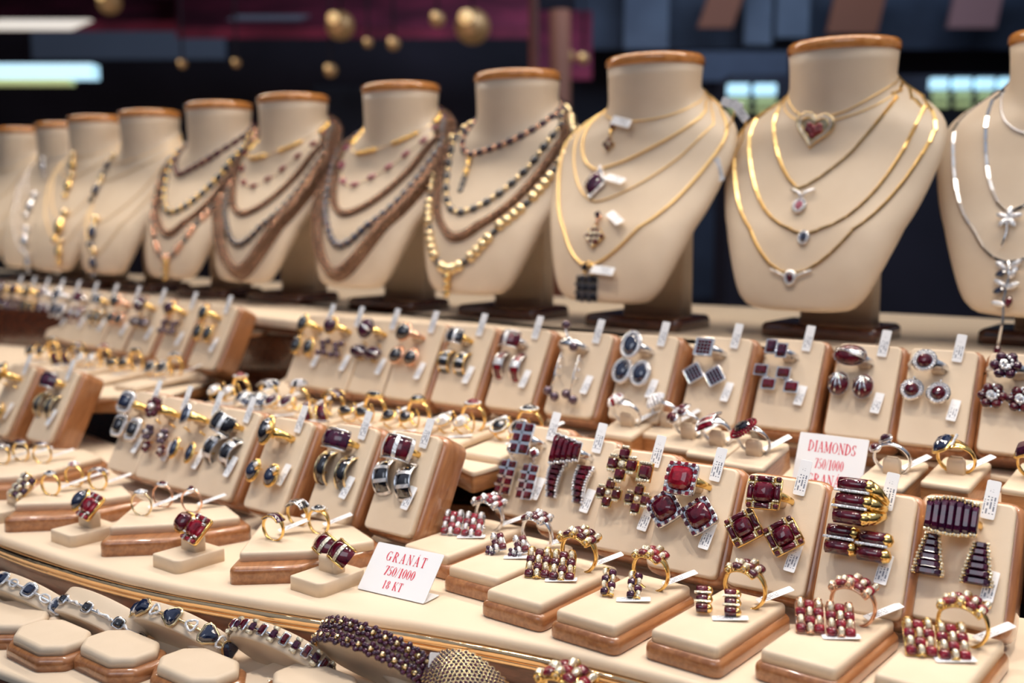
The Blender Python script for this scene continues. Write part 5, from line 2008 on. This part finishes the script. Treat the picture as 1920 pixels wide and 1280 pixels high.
# plinth coloured near-black for the shade under the steps, and the dark board below the rear shelf
o = [(-1.6, 3.0), (-1.2, 0.9), (-0.2, 0.45), (1.2, 0.3), (1.6, 1.2), (0.4, 1.6), (-1.0, 3.0)]
tag(part('shade_plinth', slab(o, 0.0, EYE - 0.318, 0.001, 1), 'void_shade'), 'plinth slab coloured as the dark shade under the showcase steps', 'plinth')
px = [(-200, 560), (0, 566), (300, 585), (560, 612), (990, 636), (1400, 668), (1840, 704), (2150, 742)]
P = [at(x, y, Z_BUST) for x, y in px]
v, f = [], []
for p in P:
    q = Vector((p.x, p.y, 0)).normalized() * 0.10
    for dz, k in ((-0.0165, 1), (-0.2, 1), (-0.2, 1.2), (-0.0165, 1.2)):
        v.append((p.x + q.x * k, p.y + q.y * k, EYE + Z_BUST + dz))
for i in range(len(P) - 1):
    for q in range(4):
        a, b = i * 4 + q, i * 4 + (q + 1) % 4
        f.append((a, a + 4, b + 4, b))
part('rear_board', MB().add(v, f, False), 'dark_wood', REAR, None, 'dark board under the rear shelf')

# ------------------------------------------------------------------ the street and shops seen out of focus behind the busts
material('night_wall', (0.034, 0.030, 0.052), 0.8, mottled=((0.012, 0.012, 0.024), 1.3))
material('blue_wall', (0.045, 0.062, 0.105), 0.7, mottled=((0.022, 0.030, 0.055), 3))
material('slate_wall', (0.15, 0.19, 0.26), 0.7, mottled=((0.08, 0.10, 0.15), 2.2))
material('burgundy_cloth', (0.30, 0.030, 0.075), 0.85, mottled=((0.10, 0.010, 0.030), 4))
material('brown_board', (0.25, 0.085, 0.045), 0.7)
material('rust_paint', (0.42, 0.13, 0.09), 0.6)
material('pink_board', (0.34, 0.17, 0.17), 0.7)
material('cold_lit', (0.7, 0.9, 1.0), 0.5, emit=((0.45, 0.80, 1.0), 1.25))
material('white_lit', (1, 1, 1), 0.5, emit=((1.0, 0.92, 0.80), 0.75))
material('lime_lit', (0.6, 0.7, 0.35), 0.5, emit=((0.55, 0.62, 0.26), 0.42))
material('warm_lit', (1.0, 0.7, 0.35), 0.5, emit=((1.0, 0.62, 0.26), 0.75))
material('amber_lit', (1.0, 0.7, 0.35), 0.5, emit=((1.0, 0.66, 0.26), 0.9))
material('dim_glow', (0.10, 0.14, 0.2), 0.4, emit=((0.16, 0.22, 0.36), 0.10))

material('brass_globe', (0.55, 0.33, 0.15), 0.45, 0.6, emit=((0.9, 0.5, 0.2), 0.10), mottled=((0.20, 0.09, 0.05), 9))

structure('floor', box(14, 9, 0.1, T(0, 4.6, -0.05)), 'night_wall')
structure('wall_back', box(14, 0.1, 3.6, T(0, 7.2, 1.8)), 'night_wall')
structure('ceiling', box(14, 5.6, 0.1, T(0, 4.6, 3.45)), 'night_wall')


def board(name, label, cat, x0, y0, x1, y1, d, mat, thick=0.04, skew=0, group=None):
    """An upright panel that fills the pixel box at the distance d."""
    a, b = far(x0, y1, d), far(x1, y0, d)
    w, h = b.x - a.x, b.z - a.z
    v = []
    sk = skew * d / FPX
    for yy in (0, thick):
        v += [(a.x, d + yy, a.z), (b.x, d + yy, a.z), (b.x + sk, d + yy, b.z), (a.x + sk, d + yy, b.z)]
    mb = MB().add(v, [(0, 1, 2, 3), (7, 6, 5, 4), (0, 4, 5, 1), (1, 5, 6, 2), (2, 6, 7, 3), (3, 7, 4, 0)], False)
    o = part(name, mb, mat)
    return tag(o, label, cat, group)


board('shop_facade', 'blurred slate blue shop front across the street', 'building', 1080, -40, 1960, 92, 6.6, 'blue_wall')
for x0, x1, y1, m, l in [(1170, 1255, 92, 'slate_wall', 'wide pale blurred pier of the shop front behind the tagged bust'), (1395, 1450, 84, 'slate_wall', 'pale blurred pier left of the heart bust'), (1455, 1520, 70, 'slate_wall', 'narrow grey blurred pier above the heart bust')]:
    board('facade_pier', l, 'pier', x0, -40, x1, y1, 6.4, m)
board('shop_board', 'brown orange blurred board above the heart bust', 'board', 1550, -40, 1648, 62, 6.2, 'brown_board', skew=20)
board('shop_board', 'rust coloured slanting blurred board left of the heart bust', 'board', 1308, -40, 1375, 52, 6.2, 'brown_board', skew=30)
board('shop_board', 'dusky pink blurred board near the right picture corner', 'board', 1778, -40, 1872, 52, 6.2, 'pink_board', skew=15)
board('shop_sill', 'dark blue blurred ledge band behind the two right busts', 'ledge', 1270, 96, 1480, 152, 5.6, 'blue_wall')
board('shop_counter', 'dark blurred counter body behind the two largest busts', 'counter', 1350, 140, 1990, 1000, 4.68, 'night_wall', 0.3)
# lit counter with a row of cold lamps over lime green shelves
for g, x0, x1, y0 in ((0, 1360, 1462, 157), (1, 1742, 1915, 146)):
    n_ = 2 if g == 0 else 4
    for i in range(n_):
        a = x0 + (x1 - x0) * i / n_
        side = ('beside the tagged bust', 'beside the picture-edge bust')[g]
        board('lamp_tile', 'cold white blurred lamp tile %s, %s from its left' % (side, nth[i]), 'lamp', a + 6, y0, a + (x1 - x0) / n_ - 6, y0 + 20, 4.6, 'cold_lit', group='cold lamp tiles of the lit counter')
        for k in range(2):
            board('lit_shelf', 'lime green blurred shelf tile %s, row %s, %s from left' % (side, ('upper', 'lower')[k], nth[i]), 'shelf', a + 6, y0 + 27 + 17 * k, a + (x1 - x0) / n_ - 6, y0 + 38 + 17 * k, 4.665, 'lime_lit', 0.01, group='lime shelf tiles of the lit counter')
board('light_box', 'long cold blue blurred light box at the left', 'lamp', -260, 119, 172, 146, 4.4, 'cold_lit', 0.08)
board('light_box', 'thin lime strip under the cold light box', 'lamp', -260, 147, 130, 158, 4.42, 'lime_lit', 0.06)
board('light_streak', 'slanting white blurred light panel high on the left', 'lamp', -40, 36, 128, 54, 5.0, 'white_lit', skew=40)
board('light_streak', 'faint white reflection streak under the awning', 'lamp', 425, 28, 560, 36, 5.0, 'dim_glow', skew=20)  # glowing board stands in for a streak reflected in glass
board('shop_window', 'dark blue blurred window at the left behind the light box', 'window', 60, 52, 420, 110, 7.10, 'dim_glow')
board('shop_window', 'dark navy blurred window behind the gold plates bust', 'window', 590, 160, 690, 300, 7.10, 'blue_wall')
board('shop_window', 'teal dark blurred window between the tagged and heart busts', 'window', 1290, 290, 1420, 560, 7.10, 'blue_wall')


def awning(label, x0, x1, y0, y1, d):
    a, b = far(x0, y1, d), far(x1, y0, d + 0.8)
    a2, b2 = far(x1, y1, d), far(x0, y0, d + 0.8)
    v = [a, a2, b, b2]
    w = [p - Vector((0, 0, 0.05)) for p in v]
    mb = MB().add(v + w, [(0, 1, 2, 3), (7, 6, 5, 4), (0, 4, 5, 1), (1, 5, 6, 2), (2, 6, 7, 3), (3, 7, 4, 0)], False)
    o = part('awning', mb, 'burgundy_cloth')
    tag(o, label, 'awning', 'burgundy awnings over the street')


awning('long burgundy blurred awning in the upper middle', 330, 1000, -30, 52, 5.2)
awning('short burgundy blurred awning at the left', -60, 330, -20, 40, 5.6)
awning('dark red blurred awning right of the rust pole', 1010, 1110, 20, 130, 5.4)
a, b = far(1000, -30, 4.0), far(1010, 700, 4.0)
t = tag(part('street_pole', tube([tuple(a), (b.x, b.y, 0.0)], 0.018, 10), 'rust_paint'), 'rust red blurred pole behind the chunky gold bust', 'pole')
a, b = far(1050, 20, 4.8), far(1056, 700, 4.8)
tag(part('street_pole', tube([tuple(a), (b.x, b.y, 0.0)], 0.045, 10), 'brown_board'), 'brown blurred post beside the rust pole', 'pole')
for x, y, r_, m, l in [(638, 48, 26, 'warm_lit', 'large warm blurred lantern at upper middle left'), (886, 50, 32, 'warm_lit', 'largest warm blurred globe above the chunky gold bust'), (738, 82, 12, 'warm_lit', 'small warm blurred globe between two lanterns'),
                       (690, 80, 9, 'warm_lit', 'tiny warm blurred globe left of the small globe'), (620, 132, 12, 'warm_lit', 'amber blurred globe under the large lantern'), (820, 36, 14, 'warm_lit', 'warm blurred globe left of the largest globe'), (1066, 106, 13, 'amber_lit', 'yellow blurred lamp on the left of a pair by the post'),
                       (1094, 110, 11, 'amber_lit', 'yellow blurred lamp on the right of a pair by the post'), (342, 120, 8, 'warm_lit', 'dim blurred bulb left in the dark shop'), (443, 118, 8, 'warm_lit', 'dim blurred bulb right in the dark shop'), (205, 4, 22, 'amber_lit', 'bright amber blurred lamp at the top edge')]:
    d = 5.0
    p = far(x, y, d)
    t = thing('street_lamp', l, 'lamp', Matrix.Translation(p), 'blurred warm street lamps')
    q = r_ * d / FPX
    part('globe', ball(q, None, MB(), 14, 9), 'brass_globe', t)
    part('bulb', ball(q * 0.42, T(-q * 0.35, -q * 0.86, q * 0.38), MB(), 10, 7), m, t, None, 'glowing highlight spot')  # glowing dot on the globe's face stands in for its highlight
    part('hanger', tube([(0, 0, r_ * d / FPX * 0.9), (0, 0, 3.40 - p.z)], 0.006, 5), 'night_wall', t)
